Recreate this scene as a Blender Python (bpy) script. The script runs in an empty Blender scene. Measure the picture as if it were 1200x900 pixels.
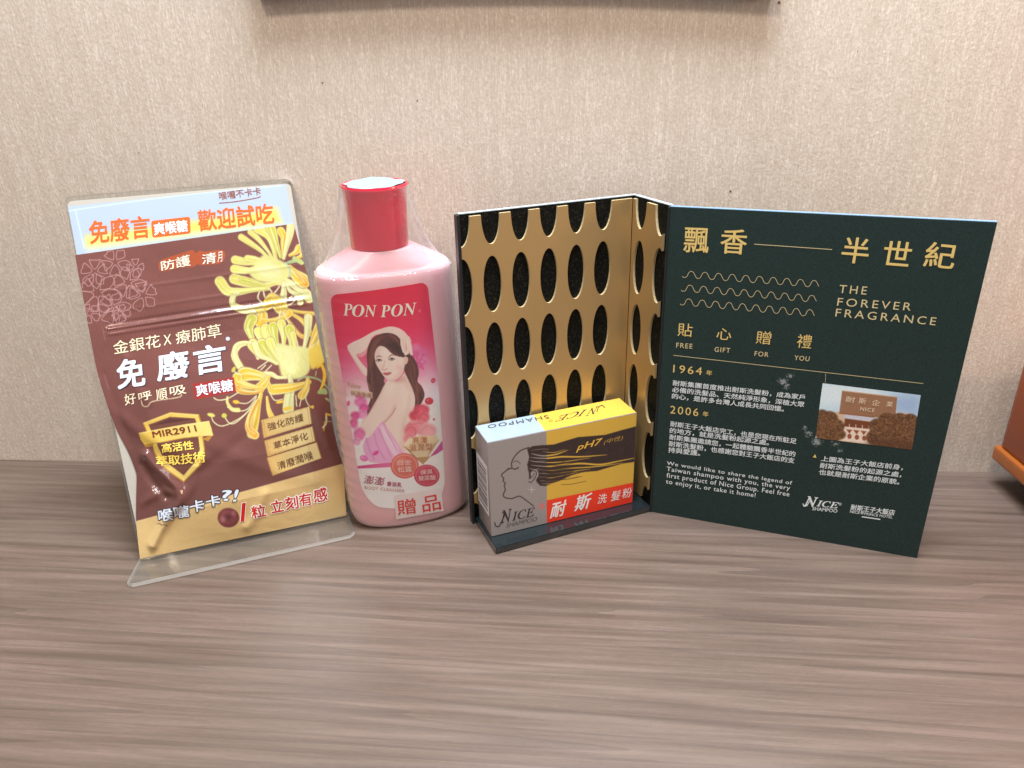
import bpy, bmesh, math, random
import numpy as np
from mathutils import Vector, Matrix
random.seed(4); rng = np.random.RandomState(7)
scene = bpy.context.scene
COL = scene.collection
rad = math.radians

# ------------------------------------------------------------------ camera
F_PX, PITCH, ROLL, CAM_H = 900.85, 0.42821, -0.02528, 0.28925      # measured from the photograph (1200x900)
cp, sp = math.cos(PITCH), math.sin(PITCH)
Fw = np.array([0, cp, -sp]); R0 = np.array([1.0, 0, 0]); U0 = np.array([0, sp, cp])
Rt = math.cos(ROLL)*R0 + math.sin(ROLL)*U0
Up = -math.sin(ROLL)*R0 + math.cos(ROLL)*U0
CAM = np.array([0, 0, CAM_H])
cd = bpy.data.cameras.new('camera'); co = bpy.data.objects.new('camera', cd); COL.objects.link(co)
cd.sensor_width = 36; cd.lens = F_PX/1200*36; cd.clip_start = .01; cd.clip_end = 50
co.matrix_world = Matrix(((Rt[0], Up[0], -Fw[0], CAM[0]), (Rt[1], Up[1], -Fw[1], CAM[1]), (Rt[2], Up[2], -Fw[2], CAM[2]), (0, 0, 0, 1)))
scene.camera = co

# ------------------------------------------------------------------ light
w = bpy.data.worlds.new('World'); scene.world = w; w.use_nodes = True
bg = w.node_tree.nodes['Background']; bg.inputs[0].default_value = (1.0, .96, .90, 1); bg.inputs[1].default_value = .24
def area(name, loc, target, sx, sy, power, col):
    l = bpy.data.lights.new(name, 'AREA'); l.shape = 'RECTANGLE'; l.size = sx; l.size_y = sy; l.energy = power; l.color = col
    o = bpy.data.objects.new(name, l); COL.objects.link(o); o.location = loc
    o.rotation_euler = (Vector(target)-Vector(loc)).to_track_quat('-Z', 'Y').to_euler(); return o
area('wall_washer_light', (.06, .33, 1.02), (.04, .41, 0), .40, .24, 13.5, (.80, .90, 1.0))
area('ceiling_light', (-.45, -.55, 1.55), (-.05, .40, .08), .26, .26, 7.5, (1.0, .85, .66))
area('second_ceiling_light', (.50, -.60, 1.60), (.1, .40, .08), .20, .20, 3.2, (1.0, .94, .88))
area('side_lamp', (.95, .18, .45), (.15, .47, .10), .16, .16, 1.8, (1.0, .66, .40))
scene.view_settings.view_transform = 'Standard'; scene.view_settings.look = 'None'
scene.view_settings.exposure = 0.60; scene.view_settings.gamma = 1
scene.cycles.max_bounces = 8; scene.cycles.transparent_max_bounces = 16
scene.cycles.caustics_reflective = False; scene.cycles.caustics_refractive = False

# ------------------------------------------------------------------ helpers
def lin(c):
    c = np.asarray(c, float)/255.0
    return np.where(c <= .04045, c/12.92, ((c+.055)/1.055)**2.4)
def link(name, me, mat=None, parent=None, kind=None):
    o = bpy.data.objects.new(name, me); COL.objects.link(o)
    if mat is not None:
        for m_ in (mat if isinstance(mat, (list, tuple)) else [mat]): me.materials.append(m_)
    if parent: o.parent = parent
    if kind: o['kind'] = kind
    return o
def tag(o, label, cat, group=None):
    o['label'] = label; o['category'] = cat
    if group: o['group'] = group
    return o
def empty(name, loc, label, cat):
    o = bpy.data.objects.new(name, None); COL.objects.link(o); o.empty_display_size = .02
    # the empty marks the base; children keep world coordinates through the inverse matrix
    o.location = loc; return tag(o, label, cat)
def adopt(o, root):
    o.parent = root
    r = root; M = Matrix.Identity(4)
    while r is not None:
        M = Matrix.Translation(r.location) @ M if r.type == 'EMPTY' else M
        r = r.parent
    o.matrix_parent_inverse = M.inverted() if root.type == 'EMPTY' else Matrix.Identity(4)
    return o
def mesh(name, V, Fc, mat=None, root=None, smooth=False):
    me = bpy.data.meshes.new(name); me.from_pydata([tuple(v) for v in V], [], [tuple(int(i) for i in f) for f in Fc]); me.update()
    if smooth: me.shade_smooth()
    o = link(name, me, mat)
    if root: adopt(o, root)
    return o
def rayd(px, py):
    px = np.asarray(px, float); py = np.asarray(py, float)
    return Fw + ((px-600)/F_PX)[..., None]*Rt - ((py-450)/F_PX)[..., None]*Up
def proj(X):
    d = np.asarray(X, float)-CAM; z = d@Fw
    return np.stack([600+F_PX*(d@Rt)/z, 450-F_PX*(d@Up)/z], -1)

# materials -----------------------------------------------------------------
def nt(name):
    m = bpy.data.materials.new(name); m.use_nodes = True
    n = m.node_tree.nodes; return m, n, m.node_tree.links, n['Principled BSDF']
def pmat(name, c, rough=.4, spec=.5, metal=0, coat=0, bump=None, var=None, emit=0):
    m, n, l, b = nt(name)
    col = tuple(lin(c))+(1,)
    b.inputs['Base Color'].default_value = col; b.inputs['Roughness'].default_value = rough
    b.inputs['Specular IOR Level'].default_value = spec; b.inputs['Metallic'].default_value = metal; b.inputs['Coat Weight'].default_value = coat
    b.inputs['Coat Roughness'].default_value = .08
    tc = n.new('ShaderNodeTexCoord')
    if var:
        ns = n.new('ShaderNodeTexNoise'); ns.inputs['Scale'].default_value = var[0]; ns.inputs['Detail'].default_value = 6
        l.new(tc.outputs['Object'], ns.inputs['Vector'])
        mx = n.new('ShaderNodeMix'); mx.data_type = 'RGBA'
        mx.inputs[6].default_value = tuple(x*(1-var[1]) for x in col[:3])+(1,); mx.inputs[7].default_value = tuple(min(1, x*(1+var[1])) for x in col[:3])+(1,)
        l.new(ns.outputs['Fac'], mx.inputs[0]); l.new(mx.outputs[2], b.inputs['Base Color'])
    if bump:
        ns = n.new('ShaderNodeTexNoise'); ns.inputs['Scale'].default_value = bump[0]; ns.inputs['Detail'].default_value = 4
        l.new(tc.outputs['Object'], ns.inputs['Vector'])
        bp = n.new('ShaderNodeBump'); bp.inputs['Strength'].default_value = bump[1]; bp.inputs['Distance'].default_value = bump[2]
        l.new(ns.outputs['Fac'], bp.inputs['Height']); l.new(bp.outputs[0], b.inputs['Normal'])
    return m
def vcmat(name, rough=.35, spec=.5, coat=0, bump=None):
    m = pmat(name, (200, 200, 200), rough, spec, 0, coat, bump)
    n, l = m.node_tree.nodes, m.node_tree.links
    a = n.new('ShaderNodeAttribute'); a.attribute_name = 'print'
    l.new(a.outputs['Color'], n['Principled BSDF'].inputs['Base Color']); return m
INK = {}
def ink(c, rough=.4, metal=0):
    k = (tuple(c), rough, metal)
    if k not in INK: INK[k] = pmat('ink_%d_%d_%d' % tuple(c), c, rough, .4, metal, var=(900, .06))
    return INK[k]

# surfaces a print can lie on ------------------------------------------------
class Plane:
    def __init__(s, A, u, v):
        s.A = np.array(A, float); s.u = np.array(u, float)/np.linalg.norm(u); s.v = np.array(v, float)/np.linalg.norm(v)
        s.n = np.cross(s.u, s.v); s.n /= np.linalg.norm(s.n)      # towards the viewer
    def hit(s, px, py):
        d = rayd(px, py); t = ((s.A-CAM)@s.n)/(d@s.n); X = CAM+t[..., None]*d
        return X, np.broadcast_to(s.n, X.shape)
    def up(s, P): 
        X, _ = s.hit(np.array([P[0]]), np.array([P[1]])); q = proj(np.stack([X[0], X[0]+s.v*.004])); e = q[1]-q[0]; return e/np.linalg.norm(e)
    def at(s, a, b, k=0): return s.A+s.u*a+s.v*b+s.n*k

# text ------------------------------------------------------------------
_tc = {}
def text_data(s, shear, space, res=3):
    k = (s, shear, space)
    if k in _tc: return _tc[k]
    c = bpy.data.curves.new('t', 'FONT'); c.body = s; c.size = 1; c.shear = shear; c.space_character = space
    c.resolution_u = res; c.fill_mode = 'FRONT'
    o = bpy.data.objects.new('t', c); COL.objects.link(o)
    bpy.context.view_layer.update()
    me = bpy.data.meshes.new_from_object(o.evaluated_get(bpy.context.evaluated_depsgraph_get()))
    V = np.empty(len(me.vertices)*3); me.vertices.foreach_get('co', V); V = V.reshape(-1, 3)[:, :2].copy()
    Fc = [tuple(p.vertices) for p in me.polygons]
    bpy.data.objects.remove(o); bpy.data.curves.remove(c); bpy.data.meshes.remove(me)
    _tc[k] = (V, Fc); return _tc[k]
LAY = .00010
def refine(P, lev, Fc, L):
    P = [tuple(p) for p in P]; lev = list(lev); mid = {}; out = []; st = []
    for f in Fc:
        for k in range(1, len(f)-1): st.append((f[0], f[k], f[k+1]))
    while st:
        t = st.pop(); d = [(P[t[i]][0]-P[t[(i+1) % 3]][0])**2+(P[t[i]][1]-P[t[(i+1) % 3]][1])**2 for i in range(3)]; i = d.index(max(d))
        if d[i] < L*L: out.append(t); continue
        a, b, c = t[i], t[(i+1) % 3], t[(i+2) % 3]; k = (min(a, b), max(a, b))
        if k not in mid: mid[k] = len(P); P.append(((P[a][0]+P[b][0])/2, (P[a][1]+P[b][1])/2)); lev.append(lev[a])
        m = mid[k]; st += [(a, m, c), (m, b, c)]
    return np.array(P), np.array(lev), out
def put(surf, V0, lo, hi, Fc, quad, name, mat, root, layer, thick=0):
    """one mesh; heavier strokes are the same glyph laid down again slightly shifted"""
    BL, BR, TL, TR = [np.array(q, float) for q in quad]
    k_ = (0 if thick <= 0 else 4 if thick < .03 else 8); th = [2*math.pi*(i+.5)/k_ for i in range(k_)]
    sh = [(0, 0)]+[(thick*math.cos(t), thick*math.sin(t)) for t in th]; n0 = len(V0)
    lev = np.repeat(np.arange(len(sh))*-.06, n0)
    Fc = [tuple(v+j*n0 for v in f) for j in range(len(sh)) for f in Fc]
    V01 = (np.concatenate([V0+np.array(q) for q in sh])-lo)/(hi-lo)
    a, b = V01[:, :1], V01[:, 1:2]
    P = BL*(1-a)*(1-b)+BR*a*(1-b)+TL*(1-a)*b+TR*a*b
    if getattr(surf, 'soft', 0):      # on a creased surface the glyphs need enough vertices to follow it
        P, lev, Fc = refine(P, lev, Fc, surf.soft)
    X, n = surf.hit(P[:, 0], P[:, 1]); X = X+n*(LAY*(layer+lev))[:, None]
    o = mesh(name, X, Fc, mat, root)
    return o
def txt(surf, s, BL, BR, TL=None, TR=None, h=None, c=(240, 240, 240), bold=0, shear=0, space=1, layer=2, root=None, out=None, name='lettering', T=None, rough=.4, metal=0, wave=None):
    f = (lambda q: (T[0]+q[0]/T[2], T[1]+q[1]/T[2])) if T else (lambda q: q)
    BL, BR = np.array(f(BL)), np.array(f(BR))
    if TL is None:
        hh = h/(T[2] if T else 1); TL = BL+surf.up(BL)*hh; TR = BR+surf.up(BR)*hh
    else:
        TL = np.array(f(TL)); TR = np.array(f(TR)) if TR is not None else BR+(TL-BL)
    base, Fb = text_data(s, shear, space)
    lo, hi = base.min(0), base.max(0); q = (BL, BR, TL, TR)
    if out:
        put(surf, base, lo, hi, Fb, q, name+'_outline', ink(out[0], rough), root, layer, bold+out[1])
        layer += 1
    return put(surf, base, lo, hi, Fb, q, name, ink(c, rough, metal), root, layer, bold*.8)

def cr(pts, n=8, closed=False):
    P = np.array(pts, float); N = len(P); out = []
    rngi = range(N) if closed else range(N-1)
    for i in rngi:
        g = (lambda k: P[k % N]) if closed else (lambda k: P[min(max(k, 0), N-1)])
        p0, p1, p2, p3 = g(i-1), g(i), g(i+1), g(i+2)
        for t in np.linspace(0, 1, n, endpoint=False):
            out.append(.5*((2*p1)+(-p0+p2)*t+(2*p0-5*p1+4*p2-p3)*t*t+(-p0+3*p1-3*p2+p3)*t**3))
    if not closed: out.append(P[-1])
    return np.array(out)
def ribbon(surf, pts, wd, name, mat, root, layer=2):
    P = np.array(pts, float); d = np.gradient(P, axis=0); d /= np.linalg.norm(d, axis=1)[:, None]+1e-9
    nn = np.stack([-d[:, 1], d[:, 0]], 1)*wd/2
    A = np.concatenate([P+nn, P-nn]); X, n = surf.hit(A[:, 0], A[:, 1]); N = len(P)
    return mesh(name, X+n*LAY*layer, [(i, i+1, N+i+1, N+i) for i in range(N-1)], mat, root)

# printed artwork: a fine grid whose vertices carry the ink colour -------------
class Paint:
    def __init__(s, X, Y, base):
        s.X, s.Y = X.ravel(), Y.ravel(); s.C = np.tile(np.array(base, float), (len(s.X), 1)); s.T = (0, 0, 1)
    def t(s, p): return np.array(p, float).reshape(-1, 2)/s.T[2]+np.array(s.T[:2])
    def sub(s, P, m):
        lo, hi = P.min(0)-m, P.max(0)+m
        return np.where((s.X > lo[0]) & (s.X < hi[0]) & (s.Y > lo[1]) & (s.Y < hi[1]))[0]
    def seg(s, P, Q, idx, w0=None):
        x, y = s.X[idx], s.Y[idx]; best = np.full(len(idx), 1e9)
        for i in range(len(P)-1):
            a, b = P[i], P[i+1]; d = b-a; L = d@d+1e-12
            t = np.clip(((x-a[0])*d[0]+(y-a[1])*d[1])/L, 0, 1)
            dd = np.hypot(x-a[0]-t*d[0], y-a[1]-t*d[1])
            if w0 is not None: dd = dd-(w0[i]*(1-t)+w0[i+1]*t)
            best = np.minimum(best, dd)
        return best
    def poly_mask(s, pts, soft=.6, smooth=True):
        P = s.t(pts); P = cr(P, 5, True) if smooth else P
        idx = s.sub(P, soft*2+1); x, y = s.X[idx], s.Y[idx]; Q = np.vstack([P, P[:1]])
        ins = np.zeros(len(idx), bool)
        for i in range(len(P)):
            (x1, y1), (x2, y2) = Q[i], Q[i+1]
            if y1 == y2: continue
            c = ((y1 > y) != (y2 > y)) & (x < (x2-x1)*(y-y1)/(y2-y1)+x1); ins ^= c
        d = s.seg(Q, None, idx); sd = np.where(ins, -d, d)
        return idx, np.clip(.5-sd/(2*soft), 0, 1)
    def mix(s, idx, a, col):
        col = np.array(col, float); 
        s.C[idx] = s.C[idx]*(1-a[:, None])+col*a[:, None]
    def poly(s, pts, col, soft=.5, smooth=True, a=1, col2=None, axis=None):
        idx, m = s.poly_mask(pts, soft, smooth)
        if col2 is not None:      # printed gradient between two points
            p0, p1 = s.t(axis[0])[0], s.t(axis[1])[0]; d = p1-p0
            k = np.clip(((s.X[idx]-p0[0])*d[0]+(s.Y[idx]-p0[1])*d[1])/(d@d), 0, 1)[:, None]
            col = np.array(col)*(1-k)+np.array(col2)*k
        s.mix(idx, m*a, col)
    def line(s, pts, wd, col, soft=.45, a=1, smooth=True, taper=None):
        P = s.t(pts); P = cr(P, 6) if smooth and len(P) > 2 else P
        n = len(P); w0 = np.full(n, wd/2/1.0)
        if taper == 'both': w0 = w0*np.sin(np.linspace(.12, math.pi-.12, n))**.6
        if taper == 'end': w0 = w0*np.linspace(1, .15, n)
        if taper == 'drop': w0 = w0*(.35+.65*np.sin(np.linspace(0, math.pi, n)*.5)**1.5)
        idx = s.sub(P, wd+soft*2); d = s.seg(P, None, idx, w0)
        s.mix(idx, np.clip(.5-d/(2*soft), 0, 1)*a, col)
    def ell(s, c, rx, ry, col, rot=0, soft=.5, a=1):
        th = np.linspace(0, 2*math.pi, 28, endpoint=False)
        x = rx*np.cos(th); y = ry*np.sin(th); r = rad(rot)
        s.poly(np.stack([c[0]+x*math.cos(r)-y*math.sin(r), c[1]+x*math.sin(r)+y*math.cos(r)], 1), col, soft, False, a)
    def grain(s, amt): s.C *= (1+rng.normal(0, amt, (len(s.X), 1)))
def paint_grid(name, surf, PX, PY, painter, mat, root, layer=1, quadmask=None):
    X, n = surf.hit(PX.ravel(), PY.ravel()); X = X+n*LAY*layer
    r, c = PX.shape; i = np.arange(r*c).reshape(r, c)
    q = np.stack([i[1:, :-1], i[1:, 1:], i[:-1, 1:], i[:-1, :-1]], -1).reshape(-1, 4)
    me = bpy.data.meshes.new(name); me.vertices.add(r*c); me.vertices.foreach_set('co', X.astype('f4').ravel())
    me.loops.add(len(q)*4); me.loops.foreach_set('vertex_index', q.astype('i4').ravel())
    me.polygons.add(len(q)); me.polygons.foreach_set('loop_start', (np.arange(len(q))*4).astype('i4'))
    me.update(calc_edges=True)
    at = me.color_attributes.new('print', 'FLOAT_COLOR', 'POINT')
    C = np.ones((r*c, 4), 'f4'); C[:, :3] = lin(np.clip(painter.C, 0, 255)); at.data.foreach_set('color', C.ravel())
    me.shade_smooth(); o = link(name, me, mat); adopt(o, root); return o
def quad_grid(c4, step):
    TL, TR, BR, BL = [np.array(q, float) for q in c4]
    nx = int(max(np.linalg.norm(TR-TL), np.linalg.norm(BR-BL))/step)+2; ny = int(max(np.linalg.norm(BL-TL), np.linalg.norm(BR-TR))/step)+2
    s_, t_ = np.meshgrid(np.linspace(0, 1, nx), np.linspace(0, 1, ny))
    P = TL*((1-s_)*(1-t_))[..., None]+TR*(s_*(1-t_))[..., None]+BL*((1-s_)*t_)[..., None]+BR*(s_*t_)[..., None]
    return P[..., 0], P[..., 1]

def box_mesh(name, A, u, v, n, du, dv, dn, mat, root, bevel=0, seg=2):
    """box with corner A, edges u*du, v*dv, n*dn"""
    A, u, v, n = [np.array(k, float) for k in (A, u, v, n)]
    bm = bmesh.new(); vs = []
    for k in (0, 1):
        for j in (0, 1):
            for i in (0, 1): vs.append(bm.verts.new(A+u*du*i+v*dv*j+n*dn*k))
    for f in ((0, 1, 3, 2), (4, 6, 7, 5), (0, 4, 5, 1), (2, 3, 7, 6), (0, 2, 6, 4), (1, 5, 7, 3)): bm.faces.new([vs[i] for i in f])
    bmesh.ops.recalc_face_normals(bm, faces=bm.faces)
    if bevel: bmesh.ops.bevel(bm, geom=bm.edges[:], offset=bevel, segments=seg, affect='EDGES', profile=.6)
    me = bpy.data.meshes.new(name); bm.to_mesh(me); bm.free()
    if bevel: me.shade_smooth(); me.set_sharp_from_angle(angle=rad(40))
    o = link(name, me, mat)
    if root: adopt(o, root)
    return o
def prism(name, pts, z0, z1, mat, root, bevel=0):
    bm = bmesh.new(); b = [bm.verts.new((x, y, z0)) for x, y in pts]; t = [bm.verts.new((x, y, z1)) for x, y in pts]
    N = len(pts); bm.faces.new(b[::-1]); bm.faces.new(t)
    for i in range(N): bm.faces.new((b[i], b[(i+1) % N], t[(i+1) % N], t[i]))
    bmesh.ops.recalc_face_normals(bm, faces=bm.faces)
    if bevel: bmesh.ops.bevel(bm, geom=bm.edges[:], offset=bevel, segments=2, affect='EDGES')
    me = bpy.data.meshes.new(name); bm.to_mesh(me); bm.free(); o = link(name, me, mat)
    if root: adopt(o, root)
    return o

# ------------------------------------------------------------------ setting
def table_material():
    m, n, l, b = nt('walnut_laminate')
    tc = n.new('ShaderNodeTexCoord')
    def noise(sc, det, rough, scale, rot=0, dist=0):
        mp = n.new('ShaderNodeMapping'); mp.vector_type = 'TEXTURE'; mp.inputs['Scale'].default_value = (1/sc[0], 1, 1); mp.inputs['Rotation'].default_value = (0, 0, -rad(rot))
        l.new(tc.outputs['Object'], mp.inputs['Vector'])
        t = n.new('ShaderNodeTexNoise'); t.inputs['Scale'].default_value = scale; t.inputs['Detail'].default_value = det; t.inputs['Roughness'].default_value = rough
        t.inputs['Distortion'].default_value = dist; l.new(mp.outputs[0], t.inputs['Vector']); return t
    g1 = noise((.04, 1, 1), 8, .62, 190, 6, .3); g2 = noise((.035, 1, 1), 8, .75, 520, 6, .2); g3 = noise((.2, 1, 1), 3, .5, 11, 5, .8)
    g4 = noise((.10, 1, 1), 6, .8, 1800, 2); g5 = noise((.022, 1, 1), 2, .4, 34, 6.5, .22)
    r1 = n.new('ShaderNodeValToRGB'); r1.color_ramp.elements[0].position = .34; r1.color_ramp.elements[0].color = tuple(lin((92, 75, 65)))+(1,)
    r1.color_ramp.elements[1].position = .66; r1.color_ramp.elements[1].color = tuple(lin((116, 98, 88)))+(1,)
    e = r1.color_ramp.elements.new(.50); e.color = tuple(lin((103, 86, 76)))+(1,)
    l.new(g1.outputs['Fac'], r1.inputs[0])
    def mult(a, t, lo, hi):
        mr = n.new('ShaderNodeMapRange'); mr.inputs['From Min'].default_value = .3; mr.inputs['From Max'].default_value = .7; mr.inputs['To Min'].default_value = lo; mr.inputs['To Max'].default_value = hi
        l.new(t.outputs['Fac'], mr.inputs['Value'])
        mx = n.new('ShaderNodeVectorMath'); mx.operation = 'SCALE'; l.new(a, mx.inputs[0]); l.new(mr.outputs[0], mx.inputs['Scale']); return mx.outputs[0]
    # growth rings: a sharp edge on one side, fading on the other
    rd = n.new('ShaderNodeMath'); rd.operation = 'MULTIPLY'; rd.inputs[1].default_value = 11; l.new(g5.outputs['Fac'], rd.inputs[0])
    ab = n.new('ShaderNodeMath'); ab.operation = 'FRACT'; l.new(rd.outputs[0], ab.inputs[0])
    p2 = n.new('ShaderNodeMath'); p2.operation = 'POWER'; p2.inputs[1].default_value = 2.6; l.new(ab.outputs[0], p2.inputs[0])
    rr = n.new('ShaderNodeMapRange'); rr.inputs['To Min'].default_value = 1.03; rr.inputs['To Max'].default_value = .80; l.new(p2.outputs[0], rr.inputs['Value'])
    sc_ = n.new('ShaderNodeVectorMath'); sc_.operation = 'SCALE'; l.new(r1.outputs[0], sc_.inputs[0]); l.new(rr.outputs[0], sc_.inputs['Scale'])
    c = mult(sc_.outputs[0], g2, .90, 1.10); c = mult(c, g3, .92, 1.08); c = mult(c, g4, .86, 1.14)
    l.new(c, b.inputs['Base Color'])
    b.inputs['Coat Weight'].default_value = .25; b.inputs['Coat Roughness'].default_value = .32
    mr = n.new('ShaderNodeMapRange'); mr.inputs['To Min'].default_value = .36; mr.inputs['To Max'].default_value = .5; l.new(g1.outputs['Fac'], mr.inputs['Value']); l.new(mr.outputs[0], b.inputs['Roughness'])
    bp = n.new('ShaderNodeBump'); bp.inputs['Strength'].default_value = .25; bp.inputs['Distance'].default_value = .0004; l.new(g2.outputs['Fac'], bp.inputs['Height']); l.new(bp.outputs[0], b.inputs['Normal'])
    return m
def wall_material():
    m, n, l, b = nt('silk_wallpaper')
    tc = n.new('ShaderNodeTexCoord')
    def noise(sc, det, rough, scale, dist=0):
        mp = n.new('ShaderNodeMapping'); mp.inputs['Scale'].default_value = sc; l.new(tc.outputs['Object'], mp.inputs['Vector'])
        t = n.new('ShaderNodeTexNoise'); t.inputs['Scale'].default_value = scale; t.inputs['Detail'].default_value = det; t.inputs['Roughness'].default_value = rough
        t.inputs['Distortion'].default_value = dist; l.new(mp.outputs[0], t.inputs['Vector']); return t
    a = noise((1, 1, .10), 5, .7, 1100); bb = noise((1, 1, .6), 4, .6, 900, .4); c = noise((1, 1, .05), 3, .6, 160); d = noise((.8, 1, .6), 3, .5, 700, .3)
    add = n.new('ShaderNodeMath'); add.operation = 'ADD'; l.new(a.outputs['Fac'], add.inputs[0]); l.new(bb.outputs['Fac'], add.inputs[1])
    ad2 = n.new('ShaderNodeMath'); ad2.operation = 'MULTIPLY_ADD'; l.new(add.outputs[0], ad2.inputs[0]); ad2.inputs[1].default_value = .42; 
    sc = n.new('ShaderNodeMath'); sc.operation = 'MULTIPLY'; sc.inputs[1].default_value = .14; l.new(c.outputs['Fac'], sc.inputs[0]); l.new(sc.outputs[0], ad2.inputs[2])
    r = n.new('ShaderNodeValToRGB'); r.color_ramp.elements[0].position = .36; r.color_ramp.elements[0].color = tuple(lin((198, 182, 166)))+(1,); e_ = r.color_ramp.elements.new(.50); e_.color = tuple(lin((213, 198, 184)))+(1,)
    r.color_ramp.elements[2].position = .62; r.color_ramp.elements[2].color = tuple(lin((238, 226, 214)))+(1,)
    l.new(ad2.outputs[0], r.inputs[0]); l.new(r.outputs[0], b.inputs['Base Color'])
    b.inputs['Roughness'].default_value = .42; b.inputs['Specular IOR Level'].default_value = .6
    bp = n.new('ShaderNodeBump'); bp.inputs['Strength'].default_value = .45; bp.inputs['Distance'].default_value = .0006
    l.new(ad2.outputs[0], bp.inputs['Height'])
    bp2 = n.new('ShaderNodeBump'); bp2.inputs['Strength'].default_value = .3; bp2.inputs['Distance'].default_value = .0005
    l.new(d.outputs['Fac'], bp2.inputs['Height']); l.new(bp.outputs[0], bp2.inputs['Normal']); l.new(bp2.outputs[0], b.inputs['Normal'])
    return m
WY, WA = 0.48865, -0.07386
wu = np.array([1, WA, 0])/math.hypot(1, WA)
def wally(x): return WY+WA*x
tbl = mesh('tabletop', [(-1.3, -.25, 0), (1.3, -.25, 0), (1.3, wally(1.3), 0), (-1.3, wally(-1.3), 0)], [(0, 1, 2, 3)], table_material()); tbl['kind'] = 'structure'
wl = mesh('wall', [(-1.3, wally(-1.3), -.05), (1.3, wally(1.3), -.05), (1.3, wally(1.3), 1.6), (-1.3, wally(-1.3), 1.6)], [(0, 1, 2, 3)], wall_material()); wl['kind'] = 'structure'
wallS = Plane((0, WY, 0), wu, (0, 0, 1))
fleck = pmat('wall_fleck', (120, 60, 45), .6)
for fx, fy, fr in ((856, 224, 1.3), (489, 118, .9), (378, 97, .9), (1005, 60, .7), (163, 179, .7), (913, 3, 1.7)):
    th = np.linspace(0, 2*math.pi, 9)[:-1]; X, nn = wallS.hit(fx+fr*np.cos(th), fy+fr*np.sin(th))
    o = mesh('fleck', X+nn*.0002, [tuple(range(8))], fleck); o.parent = wl

# ------------------------------------------------------------------ picture frame above
fr = empty('picture_frame', (.005, .475, .309), 'dark reddish wooden picture frame on the wall, only its bottom edge in view', 'picture frame')
fm = pmat('dark_red_wood', (96, 40, 26), .3, bump=(300, .2, .0003), var=(60, .3))
def frame_rail(x0, x1, z0f, hgt, name):
    V = []; N = 13; F_ = []
    for i in range(N):
        s_ = i/(N-1); x = x0+(x1-x0)*s_; z = z0f(s_); y = wally(x)-.0007
        V += [(x, y, z), (x, y-.007, z), (x, y-.009, z+.003), (x, y-.009, z+hgt), (x, y, z+hgt)]
    for i in range(N-1):
        for k in range(5):
            F_.append((i*5+k, i*5+(k+1) % 5, i*5+5+(k+1) % 5, i*5+5+k))
    F_ += [(0, 1, 2, 3, 4), tuple((N-1)*5+k for k in (4, 3, 2, 1, 0))]
    return mesh(name, V, F_, fm, fr)
zb = lambda s_: .3100-.0064*s_+.0050*4*s_*(1-s_)
frame_rail(-.1400, .1500, zb, .016, 'bottom_rail')
for xa in (-.1400, .1350):
    V = [(xa, wally(xa)-.001, .322), (xa+.015, wally(xa)-.001, .322), (xa+.015, wally(xa)-.013, .322), (xa, wally(xa)-.013, .322)]; V += [(a, b, .62) for a, b, c in V]
    mesh('side_rail', V, [(0, 1, 2, 3), (4, 5, 6, 7), (0, 1, 5, 4), (1, 2, 6, 5), (2, 3, 7, 6), (3, 0, 4, 7)], fm, fr)
V = [(-.125, wally(-.125)-.004, .322), (.135, wally(.135)-.004, .315), (.135, wally(.135)-.004, .62), (-.125, wally(-.125)-.004, .62)]
mesh('picture', V, [(0, 1, 2, 3)], pmat('picture_print', (170, 170, 150), .5, var=(20, .4)), fr)

# ------------------------------------------------------------------ wooden box at the right edge
wb = empty('wooden_box', (.40, .40, 0), 'orange brown wooden box at the right edge beside the dark green panel', 'box')
wm = pmat('orange_wood', (132, 56, 20), .33, coat=.3, bump=(500, .2, .0002), var=(45, .25))
wm2 = pmat('orange_wood_light', (160, 86, 30), .3, coat=.4, bump=(500, .15, .0002), var=(60, .2))
box_mesh('body', (.3255, .345, .0285), (1, 0, 0), (0, 1, 0), (0, 0, 1), .13, .1035, .0685, wm, wb, .0045, 3)
box_mesh('bottom_rim', (.3232, .342, .0195), (1, 0, 0), (0, 1, 0), (0, 0, 1), .135, .1085, .0105, wm2, wb, .0022, 3)
for fx, fy in ((.375, .37), (.375, .43), (.44, .37), (.44, .43)):
    box_mesh('foot', (fx, fy, 0), (1, 0, 0), (0, 1, 0), (0, 0, 1), .012, .012, .0200, wm, wb)

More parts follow.
